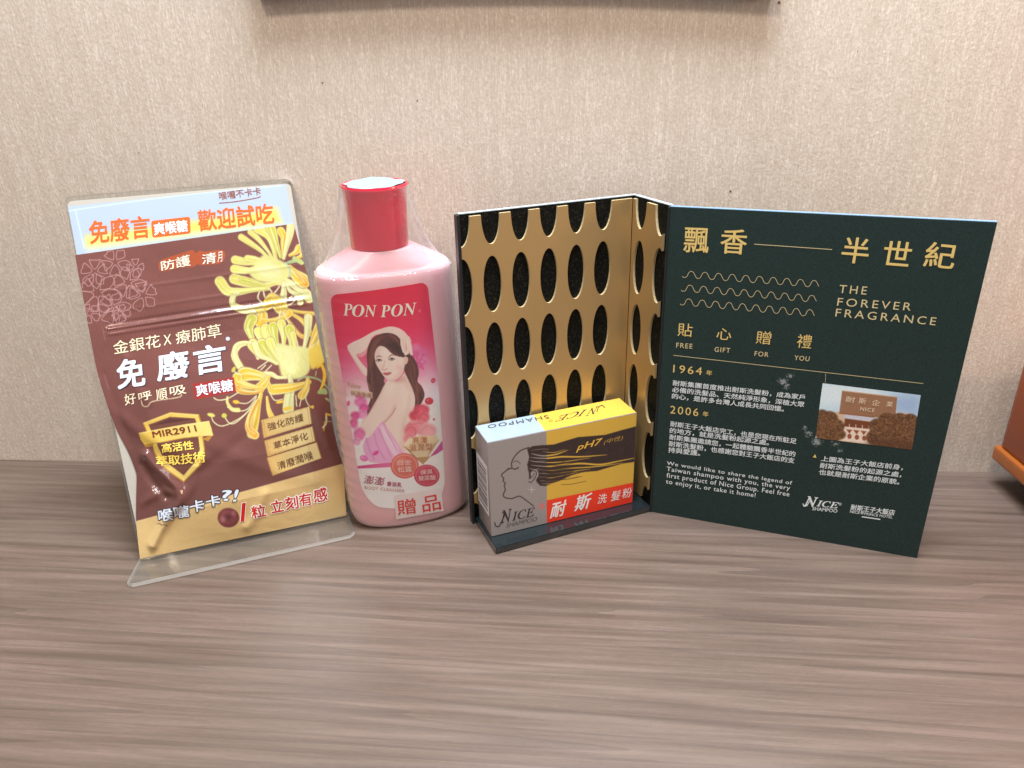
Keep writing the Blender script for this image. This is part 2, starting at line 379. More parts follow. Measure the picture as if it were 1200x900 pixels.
# ------------------------------------------------------------------ trifold display
Lp, Qp, Hp = np.array([-.0260, .4173, 0]), np.array([.07427, .45786, 0]), np.array([.08972, .42506, 0])
Gp = np.array([-.0122, .38356, 0]); ZB = .00465; HP = .20
PSI = -.35616; hu = np.array([math.cos(PSI), math.sin(PSI), 0]); HL = .158
Z = np.array([0, 0, 1.0])
td = empty('display_stand', tuple((Lp+Hp)/2), 'dark green three-panel display with gold perforated niche and gold printed story', 'display stand')
def board_mat():
    m, n, l, b = nt('dark_green_board')
    tc = n.new('ShaderNodeTexCoord'); g = n.new('ShaderNodeTexNoise'); g.inputs['Scale'].default_value = 1400; g.inputs['Detail'].default_value = 3
    l.new(tc.outputs['Object'], g.inputs['Vector'])
    r = n.new('ShaderNodeValToRGB'); r.color_ramp.elements[0].position = .35; r.color_ramp.elements[0].color = tuple(lin((19, 39, 38)))+(1,)
    r.color_ramp.elements[1].position = .7; r.color_ramp.elements[1].color = tuple(lin((33, 55, 53)))+(1,); l.new(g.outputs['Fac'], r.inputs[0])
    g2 = n.new('ShaderNodeTexNoise'); g2.inputs['Scale'].default_value = 800; g2.inputs['Detail'].default_value = 6; g2.inputs['Roughness'].default_value = .75; l.new(tc.outputs['Object'], g2.inputs['Vector'])
    S = Plane(Hp, hu, Z); last = r.outputs[0]
    cy = None
    for px, py, rr, st in ((918, 447, .0042, 1), (926, 441, .0035, .9), (922, 452, .003, 1), (948, 508, .0042, .9), (957, 518, .0045, 1), (979, 520, .0045, .8), (984, 528, .0030, .9), (943, 501, .0028, .9), (912, 607, .0032, .55), (1096, 300, .003, .0)):
        X, _ = S.hit(np.array([px]), np.array([py])); X = X[0]-np.array(td.location)*0
        d = n.new('ShaderNodeVectorMath'); d.operation = 'DISTANCE'; l.new(tc.outputs['Object'], d.inputs[0]); d.inputs[1].default_value = tuple(X)
        mr = n.new('ShaderNodeMapRange'); mr.inputs['From Min'].default_value = rr*1.7; mr.inputs['From Max'].default_value = 0; mr.inputs['To Max'].default_value = .50*st; l.new(d.outputs['Value'], mr.inputs['Value'])
        if cy is None: cy = mr.outputs[0]
        else:
            mx = n.new('ShaderNodeMath'); mx.operation = 'MAXIMUM'; l.new(cy, mx.inputs[0]); l.new(mr.outputs[0], mx.inputs[1]); cy = mx.outputs[0]
    t = n.new('ShaderNodeMath'); t.operation = 'ADD'; l.new(cy, t.inputs[0]); l.new(g2.outputs['Fac'], t.inputs[1])
    m2 = n.new('ShaderNodeMapRange'); m2.inputs['From Min'].default_value = .82; m2.inputs['From Max'].default_value = 1.0; m2.inputs['To Max'].default_value = .85; l.new(t.outputs[0], m2.inputs['Value'])
    mx = n.new('ShaderNodeMix'); mx.data_type = 'RGBA'; l.new(m2.outputs[0], mx.inputs[0]); l.new(last, mx.inputs[6]); mx.inputs[7].default_value = tuple(lin((165, 170, 172)))+(1,)
    l.new(mx.outputs[2], b.inputs['Base Color']); b.inputs['Roughness'].default_value = .5; b.inputs['Specular IOR Level'].default_value = .4
    bp = n.new('ShaderNodeBump'); bp.inputs['Strength'].default_value = .3; bp.inputs['Distance'].default_value = .0002; l.new(g.outputs['Fac'], bp.inputs['Height']); l.new(bp.outputs[0], b.inputs['Normal'])
    return m
def glitter_mat():
    m, n, l, b = nt('black_glitter')
    tc = n.new('ShaderNodeTexCoord'); v = n.new('ShaderNodeTexVoronoi'); v.inputs['Scale'].default_value = 1500; l.new(tc.outputs['Object'], v.inputs['Vector'])
    r = n.new('ShaderNodeValToRGB'); r.color_ramp.interpolation = 'LINEAR'; r.color_ramp.elements[0].position = .75; r.color_ramp.elements[0].color = (.002, .0025, .002, 1)
    r.color_ramp.elements[1].position = 1; r.color_ramp.elements[1].color = (.03, .026, .018, 1)
    sx = n.new('ShaderNodeSeparateColor'); l.new(v.outputs['Color'], sx.inputs[0]); l.new(sx.outputs[0], r.inputs[0]); l.new(r.outputs[0], b.inputs['Base Color'])
    b.inputs['Roughness'].default_value = .6; b.inputs['Specular IOR Level'].default_value = .15; return m
M_board = board_mat(); M_edge = pmat('board_edge', (24, 28, 30), .45, var=(500, .3)); M_glit = glitter_mat()
M_gold = pmat('matt_gold', (196, 162, 110), .36, .5, .55, bump=(900, .15, .0002), var=(25, .06)); M_rim = pmat('cut_rim', (198, 176, 134), .5)
M_topedge = pmat('board_top_edge', (170, 182, 190), .5)
su = (Qp-Lp)/np.linalg.norm(Qp-Lp); LB = np.linalg.norm(Qp-Lp); sn = np.cross(su, Z)
nu = (Hp-Qp)/np.linalg.norm(Hp-Qp); LN = np.linalg.norm(Hp-Qp); nnr = np.cross(nu, Z)
def perforated(name, A, u, L, n, cols, z0, endcut=None):
    """sheet 1.6 mm thick, front face in the plane through A, with real elliptical holes"""
    bm = bmesh.new()
    for cx in cols:
        for cz in (-.0012, .0390, .0790, .1190, .1588, .1988):
            r = [[], []]
            for k in range(28):
                t = 2*math.pi*k/28
                for j, dn in enumerate((.004, -.006)): r[j].append(bm.verts.new(A+u*(cx+.0056*math.cos(t))+Z*(cz+.0167*math.sin(t))+n*dn))
            bm.faces.new(r[0]); bm.faces.new(r[1][::-1])
            for k in range(28): bm.faces.new((r[0][k], r[1][k], r[1][(k+1) % 28], r[0][(k+1) % 28]))
    bmesh.ops.recalc_face_normals(bm, faces=bm.faces)
    cm = bpy.data.meshes.new('cut'); bm.to_mesh(cm); bm.free(); cut = bpy.data.objects.new('cut', cm); COL.objects.link(cut)
    o = box_mesh(name, A+Z*z0-n*.0016, u, Z, n, (endcut or L), HP-.0012-z0, .0016, [M_gold, M_rim], None)
    md = o.modifiers.new('b', 'BOOLEAN'); md.operation = 'DIFFERENCE'; md.object = cut; md.solver = 'EXACT'
    bpy.context.view_layer.update()
    me = bpy.data.meshes.new_from_object(o.evaluated_get(bpy.context.evaluated_depsgraph_get()))
    bpy.data.objects.remove(o); bpy.data.objects.remove(cut)
    me.materials.clear()
    for p in me.polygons: p.material_index = 0 if abs(np.dot(p.normal, n)) > .7 else 1
    me.update(); o = link(name, me, [M_gold, M_rim]); adopt(o, td); return o
def backed(name, A, u, L, n):
    o = box_mesh(name, A-n*.0042, u, Z, n, L, HP, .0024, M_glit, td)
    box_mesh('board_top_edge', A-n*.0044+Z*(HP+.0001), u, Z, n, L, .0004, .0028, M_topedge, o)
    return o
backed('back_board', Lp-su*.0002, su, LB+.004, sn); backed('side_board', Qp-nu*.0005, nu, LN-.002, nnr)
perforated('back_perforated_sheet', Lp, su, LB-.0003, sn, [.01775*k for k in range(6)], ZB)
perforated('side_perforated_sheet', Qp+nu*.0002, nu, LN, nnr, [.0083, .0281], ZB, .0305)
box_mesh('left_edge_strip', Lp-su*.0020-sn*.0042, su, Z, sn, .0017, HP, .0046, M_edge, td)
tray = prism('tray', [tuple(Gp[:2]), tuple((Hp-hu*.0008)[:2]), tuple((Qp-nnr*0)[:2]), tuple(Lp[:2])], .0002, ZB, pmat('tray_black', (26, 36, 40), .16, .9, coat=.5, bump=(60, .1, .0003)), td, .0004)
hn = np.cross(hu, Z)
panel = box_mesh('story_panel', Hp-hn*.003, hu, Z, hn, HL, HP, .003, M_board, td)
box_mesh('panel_top_edge', Hp-hn*.0030+Z*(HP+.0001), hu, Z, hn, HL, .0003, .0030, pmat('panel_top', (120, 150, 180), .4), panel)
box_mesh('spine', Hp-hu*.0011-hn*.003, hu, Z, hn, .0010, HP, .0036, M_edge, td)
S = Plane(Hp, hu, Z)
GO = (226, 196, 122); GO2 = (214, 196, 150); WH = (225, 232, 236)
T7 = (770, 230, 1200/420); T8 = (760, 410, 1200/420)
def bt(s, BL, BR, h, c=GO, T=T7, bold=0, space=1, **k): return txt(S, s, BL, BR, h=h, c=c, T=T, bold=bold, space=space, root=panel, **k)
for ch, x0, y0, x1, y1, h in (('飄', 88, 186, 170, 190, 82), ('香', 210, 190, 296, 195, 82), ('半', 614, 220, 702, 227, 86), ('世', 752, 228, 842, 235, 82), ('紀', 890, 234, 990, 243, 84)):
    bt(ch, (x0, y0), (x1, y1), h, bold=.016)
f7 = lambda x, y: (770+x/T7[2], 230+y/T7[2]); f8 = lambda x, y: (760+x/T8[2], 410+y/T8[2])
gink = ink(GO2)
def thinline(a, b, wd, nm='ruled_line'): ribbon(S, np.linspace(a, b, 12), wd, nm, gink, panel)
thinline(f7(325, 160), f7(586, 178), .75); thinline((789.3, 416.2), (1082, 449.3), .6); thinline(f8(593, 78), f8(592, 110), .35)
for a, b in (((86, 260), (543, 294)), ((82, 306), (535, 344)), ((78, 352), (528, 392))):
    a, b = np.array(f7(*a)), np.array(f7(*b)); t = np.linspace(0, 1, 161); ph = t*2*math.pi*10
    P = a+(b-a)*t[:, None]; P[:, 1] += 12/2.857*(-np.cos(ph+2.3))*.95; P[:, 0] += .45*np.sin(2*ph+4.6)
    ribbon(S, P, .55, 'wavy_line', gink, panel)
bt('THE', (608, 323), (700, 329), 27, c=GO2, space=1.35); bt('FOREVER', (602, 366), (848, 383), 27, c=GO2, space=1.35); bt('FRAGRANCE', (596, 402), (931, 432), 27, c=GO2, space=1.35)
for ch, x, y, h in (('貼', 68, 467, 44), ('心', 198, 478, 38), ('贈', 330, 493, 44), ('禮', 466, 506, 46)): bt(ch, (x, y), (x+49, y+4), h, c=GO)
for s_, x, y, w_ in (('FREE', 64, 506, 54), ('GIFT', 192, 520, 52), ('FOR', 326, 534, 46), ('YOU', 459, 548, 50)): bt(s_, (x, y), (x+w_, y+4), 16, c=GO2, space=1.2, bold=.01)
bt('1964', (82, 75), (178, 84), 26, T=T8, space=1.25); bt('年', (193, 84), (212, 86), 17, T=T8, bold=.02)
bt('2006', (72, 212), (166, 222), 26, T=T8, space=1.25); bt('年', (181, 222), (200, 224), 17, T=T8, bold=.02)
for s_, x0, y0, x1, y1 in (('耐斯集團首度推出耐斯洗髮粉，成為家戶', 81, 119, 522, 168), ('必備的洗髮品、天然純淨形象，深植大眾', 79, 141, 520, 192), ('的心，是許多台灣人成長共同回憶。', 78, 163, 452, 207),
        ('耐斯王子大飯店完工，也是您現在所駐足', 73, 256, 494, 315), ('的地方，就是洗髮粉起源之處。', 71, 278, 402, 320), ('耐斯集團邀請您，一起體驗飄香半世紀的', 70, 300, 490, 358),
        ('耐斯洗髮粉，也感謝您對王子大飯店的支', 68, 322, 487, 380), ('持與愛護。', 66, 343, 172, 355),
        ('上圖為王子大飯店前身，', 577, 372, 850, 403), ('耐斯洗髮粉的起源之處，', 573, 395, 845, 427), ('也就是耐斯企業的原貌。', 569, 417, 838, 451)):
    bt(s_, (x0, y0), (x1, y1), 18.5, c=WH, T=T8, bold=.022)
for s_, x0, y0, x1, y1, h in (('We would like to share the legend of', 61, 388, 479, 455, 16), ('Taiwan shampoo with you, the very', 60, 409, 472, 474, 19), ('first product of Nice Group. Feel free', 60, 431, 470, 495, 20), ('to enjoy it, or take it home!', 58, 451, 357, 498, 19)):
    bt(s_, (x0, y0), (x1, y1), h, c=WH, T=T8, bold=.012, space=1.12)
txt(S, '▲', f8(550, 359), f8(562, 361), h=4, c=GO, root=panel)
txt(S, '𝑁', f8(520, 521), f8(563, 527), h=11.5, c=WH, bold=.03, root=panel); txt(S, '𝐼𝐶𝐸', f8(562, 523), f8(634, 531), h=7.2, c=WH, bold=.03, root=panel)
ribbon(S, cr([f8(517, 514), f8(521, 523), f8(531, 519), f8(541, 503)]), 1.0, 'logo_swash', ink(WH), panel)
txt(S, '®', f8(636, 520), f8(646, 521), h=3.2, c=WH, root=panel); txt(S, 'SHAMPOO', f8(548, 536), f8(631, 545), h=4.0, c=WH, bold=.02, root=panel)
txt(S, '耐斯王子大飯店', f8(676, 535), f8(822, 554), h=6.6, c=WH, bold=.035, root=panel); txt(S, 'NICE', f8(674, 545), f8(706, 549), h=3.2, c=WH, bold=.02, root=panel)
txt(S, '❁', f8(708, 549), f8(720, 551), h=3.8, c=WH, root=panel); txt(S, 'PRINCE HOTEL', f8(722, 552), f8(816, 564), h=3.2, c=WH, bold=.01, root=panel)
ribbon(S, np.linspace(f8(714, 558), f8(776, 567), 4), 1.3, 'logo_bar', ink(WH), panel)
# the sepia photograph printed on the panel
c4 = [(964, 449), (1079, 463), (1068.5, 527), (955.5, 513)]
GX, GY = quad_grid(c4, .42); P = Paint(GX, GY, (200, 224, 240)); P.T = (940, 430, 758/160)
P.poly([(110, 90), (400, 120), (380, 190), (90, 210)], (224, 238, 246), 6); P.poly([(520, 160), (660, 160), (640, 270), (520, 250)], (165, 190, 225), 9)
P.poly([(150, 245), (250, 258), (250, 290), (450, 300), (540, 250), (600, 260), (600, 460), (150, 420)], (214, 184, 160), 1.5, False)
P.poly([(238, 262), (450, 285), (445, 305), (232, 282)], (205, 205, 220), .5, False)
P.poly([(238, 285), (380, 305), (370, 350), (232, 330)], (120, 66, 38), .6, False)
P.poly([(228, 330), (385, 345), (378, 425), (222, 408)], (238, 216, 200), .5, False)
for i in range(3):
    for j in range(2): P.poly([(250+i*40-6, 345+j*34+i*4), (284+i*40-6, 349+j*34+i*4), (268+i*40-6, 370+j*34+i*4)], (150, 84, 54), .5, False) if j == 0 else P.ell((263+i*41, 385+i*5), 12, 14, (150, 84, 54))
for i in range(4): P.line([(262+i*36, 318+i*3), (262+i*36, 335+i*3)], .8, (240, 220, 205))
P.poly([(222, 132), (528, 168), (516, 292), (206, 254)], (156, 114, 86), .5, False); P.line([(222, 132), (528, 168)], 1.0, (206, 160, 120))
P.line([(206, 256), (400, 278)], 1.4, (150, 92, 56))
for cx, cy, r in ((110, 270, 38), (150, 290, 50), (190, 330, 45), (100, 350, 45), (160, 370, 60), (60, 300, 40), (215, 375, 28), (120, 400, 40)):
    P.ell((cx, cy), r, r*.9, (104, 70, 46), soft=1.2)
for cx, cy, r in ((420, 330, 50), (470, 300, 50), (540, 310, 60), (600, 300, 45), (400, 390, 45), (460, 380, 80), (560, 380, 80), (600, 430, 70), (460, 440, 60), (640, 330, 40)):
    P.ell((cx, cy), r, r*.9, (100, 66, 44), soft=1.2)
ii = np.where((P.C[:, 0] < 110) & (P.C[:, 0] > 92) & (P.C[:, 2] < 60))[0]
for k in range(2200):
    j = ii[rng.randint(len(ii))]; x, y = P.X[j], P.Y[j]; q = ((x-940)*P.T[2], (y-430)*P.T[2]); g = rng.choice([0, 1, 2])
    P.ell(q, rng.uniform(1.8, 5), rng.uniform(1.8, 4.5), [(158, 114, 74), (74, 46, 30), (130, 90, 58)][g], soft=.6, a=.6)
P.poly([(400, 400), (640, 430), (640, 480), (380, 460)], (84, 50, 32), 5, a=.6); P.grain(.03)
paint_grid('printed_photo', S, GX, GY, P, vcmat('photo_print', .45), panel, 1)
TP = (940, 430, 758/160)
for s_, a, b, h in (('耐', (240, 192), (290, 198), 32), ('斯', (312, 202), (352, 207), 34), ('企', (385, 210), (430, 216), 32), ('業', (465, 218), (500, 222), 30)):
    txt(S, s_, a, b, h=h, T=TP, c=(232, 205, 180), bold=.01, root=panel, layer=3, name='sign_character')
txt(S, 'NICE', (322, 240), (400, 250), h=20, T=TP, c=(232, 205, 180), bold=.02, space=1.2, root=panel, layer=3)

# ------------------------------------------------------------------ carton of shampoo powder
yaw = .35269; cu = np.array([math.cos(yaw), math.sin(yaw), 0]); cv = np.array([-math.sin(yaw), math.cos(yaw), 0])
CA = np.array([-.0154, .3952, ZB+.0001]); CW, CH, CD = .09936, .06657, .02323
ct = empty('shampoo_carton', tuple(CA), 'yellow and silver shampoo powder carton standing on the display tray', 'carton')
YE = (220, 178, 72); SI = (154, 147, 147)
M_card = pmat('carton_silver', SI, .32, .6, .15); M_yel = pmat('carton_yellow', YE, .32, .6)
box_mesh('carton_body', CA, cu, cv, Z, CW, CD, CH, M_card, ct, .0006, 2)
SF = Plane(CA, cu, Z); ST = Plane(CA+Z*CH, cu, cv); SL = Plane(CA+cv*CD, -cv, Z)
T3 = (560, 460, 1059/200)
def f3(x, y): return (560+x/T3[2], 460+y/T3[2])
def corner(S_, a, b, k=0):
    return proj(S_.at(a, b, k))
m_ = .0004
GX, GY = quad_grid([corner(SF, m_, CH-m_), corner(SF, CW-m_, CH-m_), corner(SF, CW-m_, m_), corner(SF, m_, m_)], .42)
P = Paint(GX, GY, SI); P.T = T3
P.poly([(424, 100), (1100, 0), (1100, 800), (430, 900)], YE, .3, False)
bgc = P.C.copy()
P.poly([(427, 668), (1000, 551), (1000, 800), (430, 900)], (240, 62, 36), .3, False)
HR = (58, 44, 42)
hi, hm = P.poly_mask([(305, 350), (340, 332), (400, 326), (470, 322), (540, 300), (620, 276), (700, 270), (790, 262), (880, 236), (985, 208), (985, 428), (900, 440), (820, 462), (740, 486), (640, 494), (560, 520), (505, 548), (420, 580), (385, 578), (360, 545), (372, 520), (350, 490), (322, 500), (305, 450), (318, 400)], .5, False)
P.mix(hi, hm, HR)
def gap(pts, wd):      # bare carton between the strands
    Q = cr(P.t(pts), 6); n_ = len(Q); w0 = wd/2*np.sin(np.linspace(.1, math.pi-.1, n_))**.7; idx = P.sub(Q, wd+1)
    a = np.clip(.5-P.seg(Q, None, idx, w0)/.8, 0, 1)[:, None]; P.C[idx] = P.C[idx]*(1-a)+bgc[idx]*a
for pts, wd in (([(330, 378), (400, 392), (480, 384), (560, 356)], 1.7), ([(325, 402), (420, 408), (520, 398), (640, 398), (800, 386)], 1.9), ([(340, 428), (440, 434), (540, 428), (700, 404)], 1.1),
    ([(330, 450), (430, 458), (520, 448), (640, 440), (760, 446), (880, 424), (990, 402)], 2.1), ([(372, 478), (460, 482), (560, 470), (700, 462), (820, 448), (900, 436)], 1.3), ([(380, 500), (460, 504), (560, 492), (700, 474)], 1.3),
    ([(372, 522), (450, 528), (520, 516), (620, 494)], 1.2), ([(385, 545), (440, 552), (520, 538)], 1.0), ([(316, 420), (360, 428), (420, 424)], .8), ([(320, 470), (350, 478), (380, 470)], 1.0), ([(400, 365), (470, 372), (540, 352)], .7), ([(330, 358), (400, 350), (440, 352)], .5), ([(390, 565), (450, 566), (500, 552)], .8)): gap(pts, wd)
for k in range(26):
    y0 = rng.uniform(440, 570); x0 = rng.uniform(360, 520); P.line([(x0, y0), (x0+60, y0-2), (x0+150, y0-20)], .5, HR, a=.8)
P.line([(316, 340), (262, 362), (226, 400), (208, 440), (210, 466), (184, 478), (150, 506), (149, 520), (160, 532), (156, 548), (170, 562), (163, 578), (170, 602), (158, 630), (166, 650), (210, 657), (258, 643), (298, 668), (345, 704)], 1.15, HR)
P.line([(218, 434), (240, 424), (264, 442)], .8, HR, taper='both'); P.line([(212, 470), (232, 474), (252, 464)], 1.1, HR); P.line([(184, 472), (206, 470)], .7, HR); P.line([(225, 478), (250, 470)], .5, HR)
P.ell((350, 508), 26, 32, SI, 20); P.line([(318, 500), (340, 484), (362, 494), (356, 526), (330, 556), (316, 552)], .9, HR); P.line([(350, 500), (340, 520), (326, 530)], .6, HR)
for k in range(9): P.line([(308+k*2, 470+k*7), (322+k, 488+k*5), (318, 512+k*3)], .6, HR, a=.8)
P.line([(333, 583), (333, 622)], .7, (240, 240, 240), taper='both'); P.line([(314, 602), (352, 602)], .7, (240, 240, 240), taper='both')
P.ell((397, 705), 16, 17, (224, 110, 112), soft=1.4, a=.8)
for k in range(170):
    x, y = rng.uniform(80, 960), rng.uniform(200, 700); P.ell((x, y), rng.uniform(1, 2.6), rng.uniform(1, 2.6), (215, 208, 200), a=.3*rng.rand())
for k in range(160):
    x = rng.uniform(480, 960); P.ell((x, rng.uniform(290, 400)), rng.uniform(1, 3), rng.uniform(1, 3), (130, 112, 96), a=.45*rng.rand())
P.grain(.012)
front = paint_grid('front_print', SF, GX, GY, P, vcmat('carton_print', .34, .5), ct, 1)
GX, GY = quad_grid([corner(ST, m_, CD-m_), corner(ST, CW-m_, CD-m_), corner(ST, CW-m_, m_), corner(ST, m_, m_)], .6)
P = Paint(GX, GY, (158, 172, 186)); P.T = T3; P.poly([(338, 128), (1100, -80), (1100, 200), (425, 250)], YE, .3, False); P.grain(.01)  # bluish silver: the foil's cool reflection is put into the colour
top = paint_grid('top_print_and_sheen', ST, GX, GY, P, vcmat('carton_top_print_and_sheen', .34, .5), ct, 1)
DK = (60, 52, 54)
def c3(s_, BL, BR, h, **k): return txt(SF, s_, BL, BR, h=h, T=T3, root=front, layer=3, **k)
c3('耐', (448, 780), (548, 756), 92, c=(240, 240, 240), bold=.03, shear=.25); c3('斯', (598, 738), (706, 712), 92, c=(240, 240, 240), bold=.03, shear=.25)
c3('洗', (742, 692), (798, 680), 58, c=(240, 240, 240), bold=.008, shear=.15); c3('髮', (822, 675), (884, 662), 60, c=(240, 240, 240), bold=.008, shear=.15); c3('粉', (893, 657), (952, 645), 60, c=(240, 240, 240), bold=.008, shear=.15)
c3('pH7', (608, 372), (772, 330), 50, c=(238, 190, 80), bold=.02, shear=.3); c3('(中性)', (780, 326), (898, 296), 34, c=(190, 150, 80), bold=.0, shear=.25)
c3('𝑁', (142, 812), (212, 797), 78, c=DK, bold=.012); c3('𝐼𝐶𝐸', (212, 796), (352, 764), 54, c=DK, bold=.012)
ribbon(SF, cr([f3(104, 802), f3(110, 826), f3(130, 828), f3(146, 800), f3(168, 748), f3(150, 742)]), 1.1, 'logo_swash', ink(DK), front, 3)
c3('SHAMPOO', (174, 836), (368, 794), 25, c=(104, 96, 98), shear=.3)
def ct_top(s_, BL, BR, TL, TR, **k): return txt(ST, s_, BL, BR, TL, TR, T=T3, root=top, layer=3, **k)
ct_top('𝑁', (748, 86), (690, 100), (738, 130), (668, 148), c=DK, bold=.006); ct_top('𝐼𝐶𝐸', (680, 104), (500, 148), (660, 142), (478, 184), c=DK, bold=.006)
ribbon(ST, cr([f3(788, 96), f3(772, 82), f3(750, 92), f3(738, 122)]), .9, 'logo_swash', ink(DK), top, 3)
ct_top('SHAMPOO', (440, 140), (66, 203), (444, 164), (58, 226), c=DK, shear=-.2, space=1.2)
P_ = Paint(*[np.zeros((1, 1))]*2, YE)
txt(ST, '●', (462, 165), (436, 171), (470, 180), (442, 186), T=T3, c=(236, 150, 60), root=top, layer=3, name='red_dot')
# side: barcode
side = mesh('barcode_label', [SL.at(a, b, .0002) for a, b in ((.0012, .014), (CD-.0012, .014), (CD-.0012, .050), (.0012, .050))], [(0, 1, 2, 3)], pmat('label_white', (232, 232, 238), .35), ct)
V, Fc = [], []; z = .0165
while z < .0455:
    t = random.choice([.0004, .0008, .0004, .0012]); 
    k = len(V); V += [SL.at(a, b, .0003) for a, b in ((.003, z), (CD-.0035, z), (CD-.0035, z+t), (.003, z+t))]; Fc.append((k, k+1, k+2, k+3)); z += t+random.choice([.0006, .0009, .0014])
mesh('barcode_bars', V, Fc, pmat('bar_ink', (60, 50, 60), .4), side)

# ------------------------------------------------------------------ bottle of body cleanser
BX, BY, BYAW, BA, BB = -.0733, .4370, .2881, .0391, .0208; NSE = 2.6
bu = np.array([math.cos(BYAW), math.sin(BYAW), 0]); bv = np.array([-math.sin(BYAW), math.cos(BYAW), 0])
ZS = .1692; ZC0, ZC1, RC = .1800, .2152, .0176
def baxis(z): return np.array([BX+.0030*(1-z/.17), BY, 0])
prof = [(0, .84), (.0008, .90), (.003, .955), (.007, .985), (.012, 1.0), (.05, 1.0), (.1, 1.0), (.15, 1.0), (.1640, .999), (.1668, .994), (.1684, .978), (.1694, .950), (.1706, .90), (.1728, .80), (.1752, .69), (.1772, .60), (.1790, .52)]
def se(th, a, b, n=NSE):
    c, s_ = math.cos(th), math.sin(th); return a*math.copysign(abs(c)**(2/n), c), b*math.copysign(abs(s_)**(2/n), s_)
def ring(z, a, b, n=NSE, N=96, c=None):
    c = baxis(z) if c is None else c
    return [c+bu*q[0]+bv*q[1]+Z*z for q in (se(2*math.pi*k/N, a, b, n) for k in range(N))]
def loft(name, rings, mat, root, cap0=True, cap1=True, smooth=True):
    V = [v for r in rings for v in r]; N = len(rings[0]); Fc = []
    for i in range(len(rings)-1):
        for k in range(N): Fc.append((i*N+k, i*N+(k+1) % N, (i+1)*N+(k+1) % N, (i+1)*N+k))
    if cap0: Fc.append(tuple(range(N))[::-1])
    if cap1: Fc.append(tuple((len(rings)-1)*N+k for k in range(N)))
    o = mesh(name, V, Fc, mat, root, smooth); o.data.set_sharp_from_angle(angle=rad(50)); return o
class Bottle:
    def __init__(s): pass
    def F(s, X):
        c = np.stack([BX+.0030*(1-X[..., 2]/.17), np.full(X.shape[:-1], BY), np.zeros(X.shape[:-1])], -1); d = X-c
        return (np.abs(d@bu/BA)**NSE+np.abs(d@bv/BB)**NSE)**(1/NSE)-1
    def hit(s, px, py):
        d = rayd(px, py); c = np.array([BX, BY, 0]); t1 = ((c-CAM)@bv)/(d@bv); t0 = t1-.12
        for _ in range(40):
            tm = (t0+t1)/2; f = s.F(CAM+tm[..., None]*d) > 0; t0 = np.where(f, tm, t0); t1 = np.where(f, t1, tm)
        X = CAM+t1[..., None]*d; e = 1e-5
        g = np.stack([s.F(X+np.array(k)*e)-s.F(X) for k in ((1, 0, 0), (0, 1, 0), (0, 0, 1))], -1); g /= np.linalg.norm(g, axis=-1)[..., None]+1e-12
        return X, g
    def up(s, P):
        X, _ = s.hit(np.array([P[0]]), np.array([P[1]])); q = proj(np.stack([X[0], X[0]+Z*.004])); e = q[1]-q[0]; return e/np.linalg.norm(e)
BS = Bottle()
bo = empty('cleanser_bottle', (BX, BY, 0), 'pink body cleanser bottle with crimson cap, shrink wrapped, between pouch and display', 'bottle')
M_pink = pmat('pink_plastic', (243, 188, 194), .32, .5, bump=(90, .06, .0006)); b_ = M_pink.node_tree.nodes['Principled BSDF']
b_.inputs['Subsurface Weight'].default_value = .25; b_.inputs['Subsurface Radius'].default_value = (.012, .006, .006); b_.inputs['Subsurface Scale'].default_value = .6
body = loft('bottle_body', [ring(z, BA*k, BB*(k if k > .95 else .95-(.95-k)*.38), NSE if k > .9 else 2.0+.6*(k-.5)/.4) for z, k in [(z, k) for z, k in prof]] +
            [ring(.1798, .0178, .0164, 2), ring(.1802, .0150, .0150, 2)], M_pink, bo)
capc = np.array([BX-.0007, BY, 0])
M_cap = pmat('crimson_cap', (226, 14, 60), .18, .6, coat=.6); b_ = M_cap.node_tree.nodes['Principled BSDF']; b_.inputs['Subsurface Weight'].default_value = .1; b_.inputs['Subsurface Radius'].default_value = (.01, .002, .003)
loft('cap', [ring(z, r, r, 2, 64, capc) for z, r in ((.1802, .0158), (.1806, .0164), (.1830, .0166), (.195, .0168), (.205, .0174), (.2110, .0180), (.2130, .0185), (.2142, .0186), (.2150, .0183), (.2150, .0177), (.2140, .0174), (.2138, .010))], M_cap, bo)
# label artwork
la = [(60, 70), (110, 58), (380, 28), (660, 4), (700, 12), (718, 40), (742, 170), (770, 420), (800, 700), (812, 900)]
tl1 = lambda q: (380+q[0]/6, 330+q[1]/6); tl2 = lambda q: (380+q[0]/5.625, 460+q[1]/5.625)
left = [tl1(q) for q in ((42, 92), (60, 250), (90, 450), (120, 620), (150, 800))]+[tl2(q) for q in ((190, 300), (222, 500), (246, 630), (262, 735))]
right = [tl1(q) for q in ((724, 0), (742, 170), (770, 420), (800, 700))]+[tl2(q) for q in ((770, 220), (785, 420), (796, 640), (798, 720))]
def resample(P, n):
    P = cr(P, 10); d = np.r_[0, np.cumsum(np.linalg.norm(np.diff(P, axis=0), axis=1))]; t = np.linspace(0, d[-1], n); return np.stack([np.interp(t, d, P[:, 0]), np.interp(t, d, P[:, 1])], 1)
NY, NX = 560, 270
Lc, Rc = resample(left, NY), resample(right, NY)
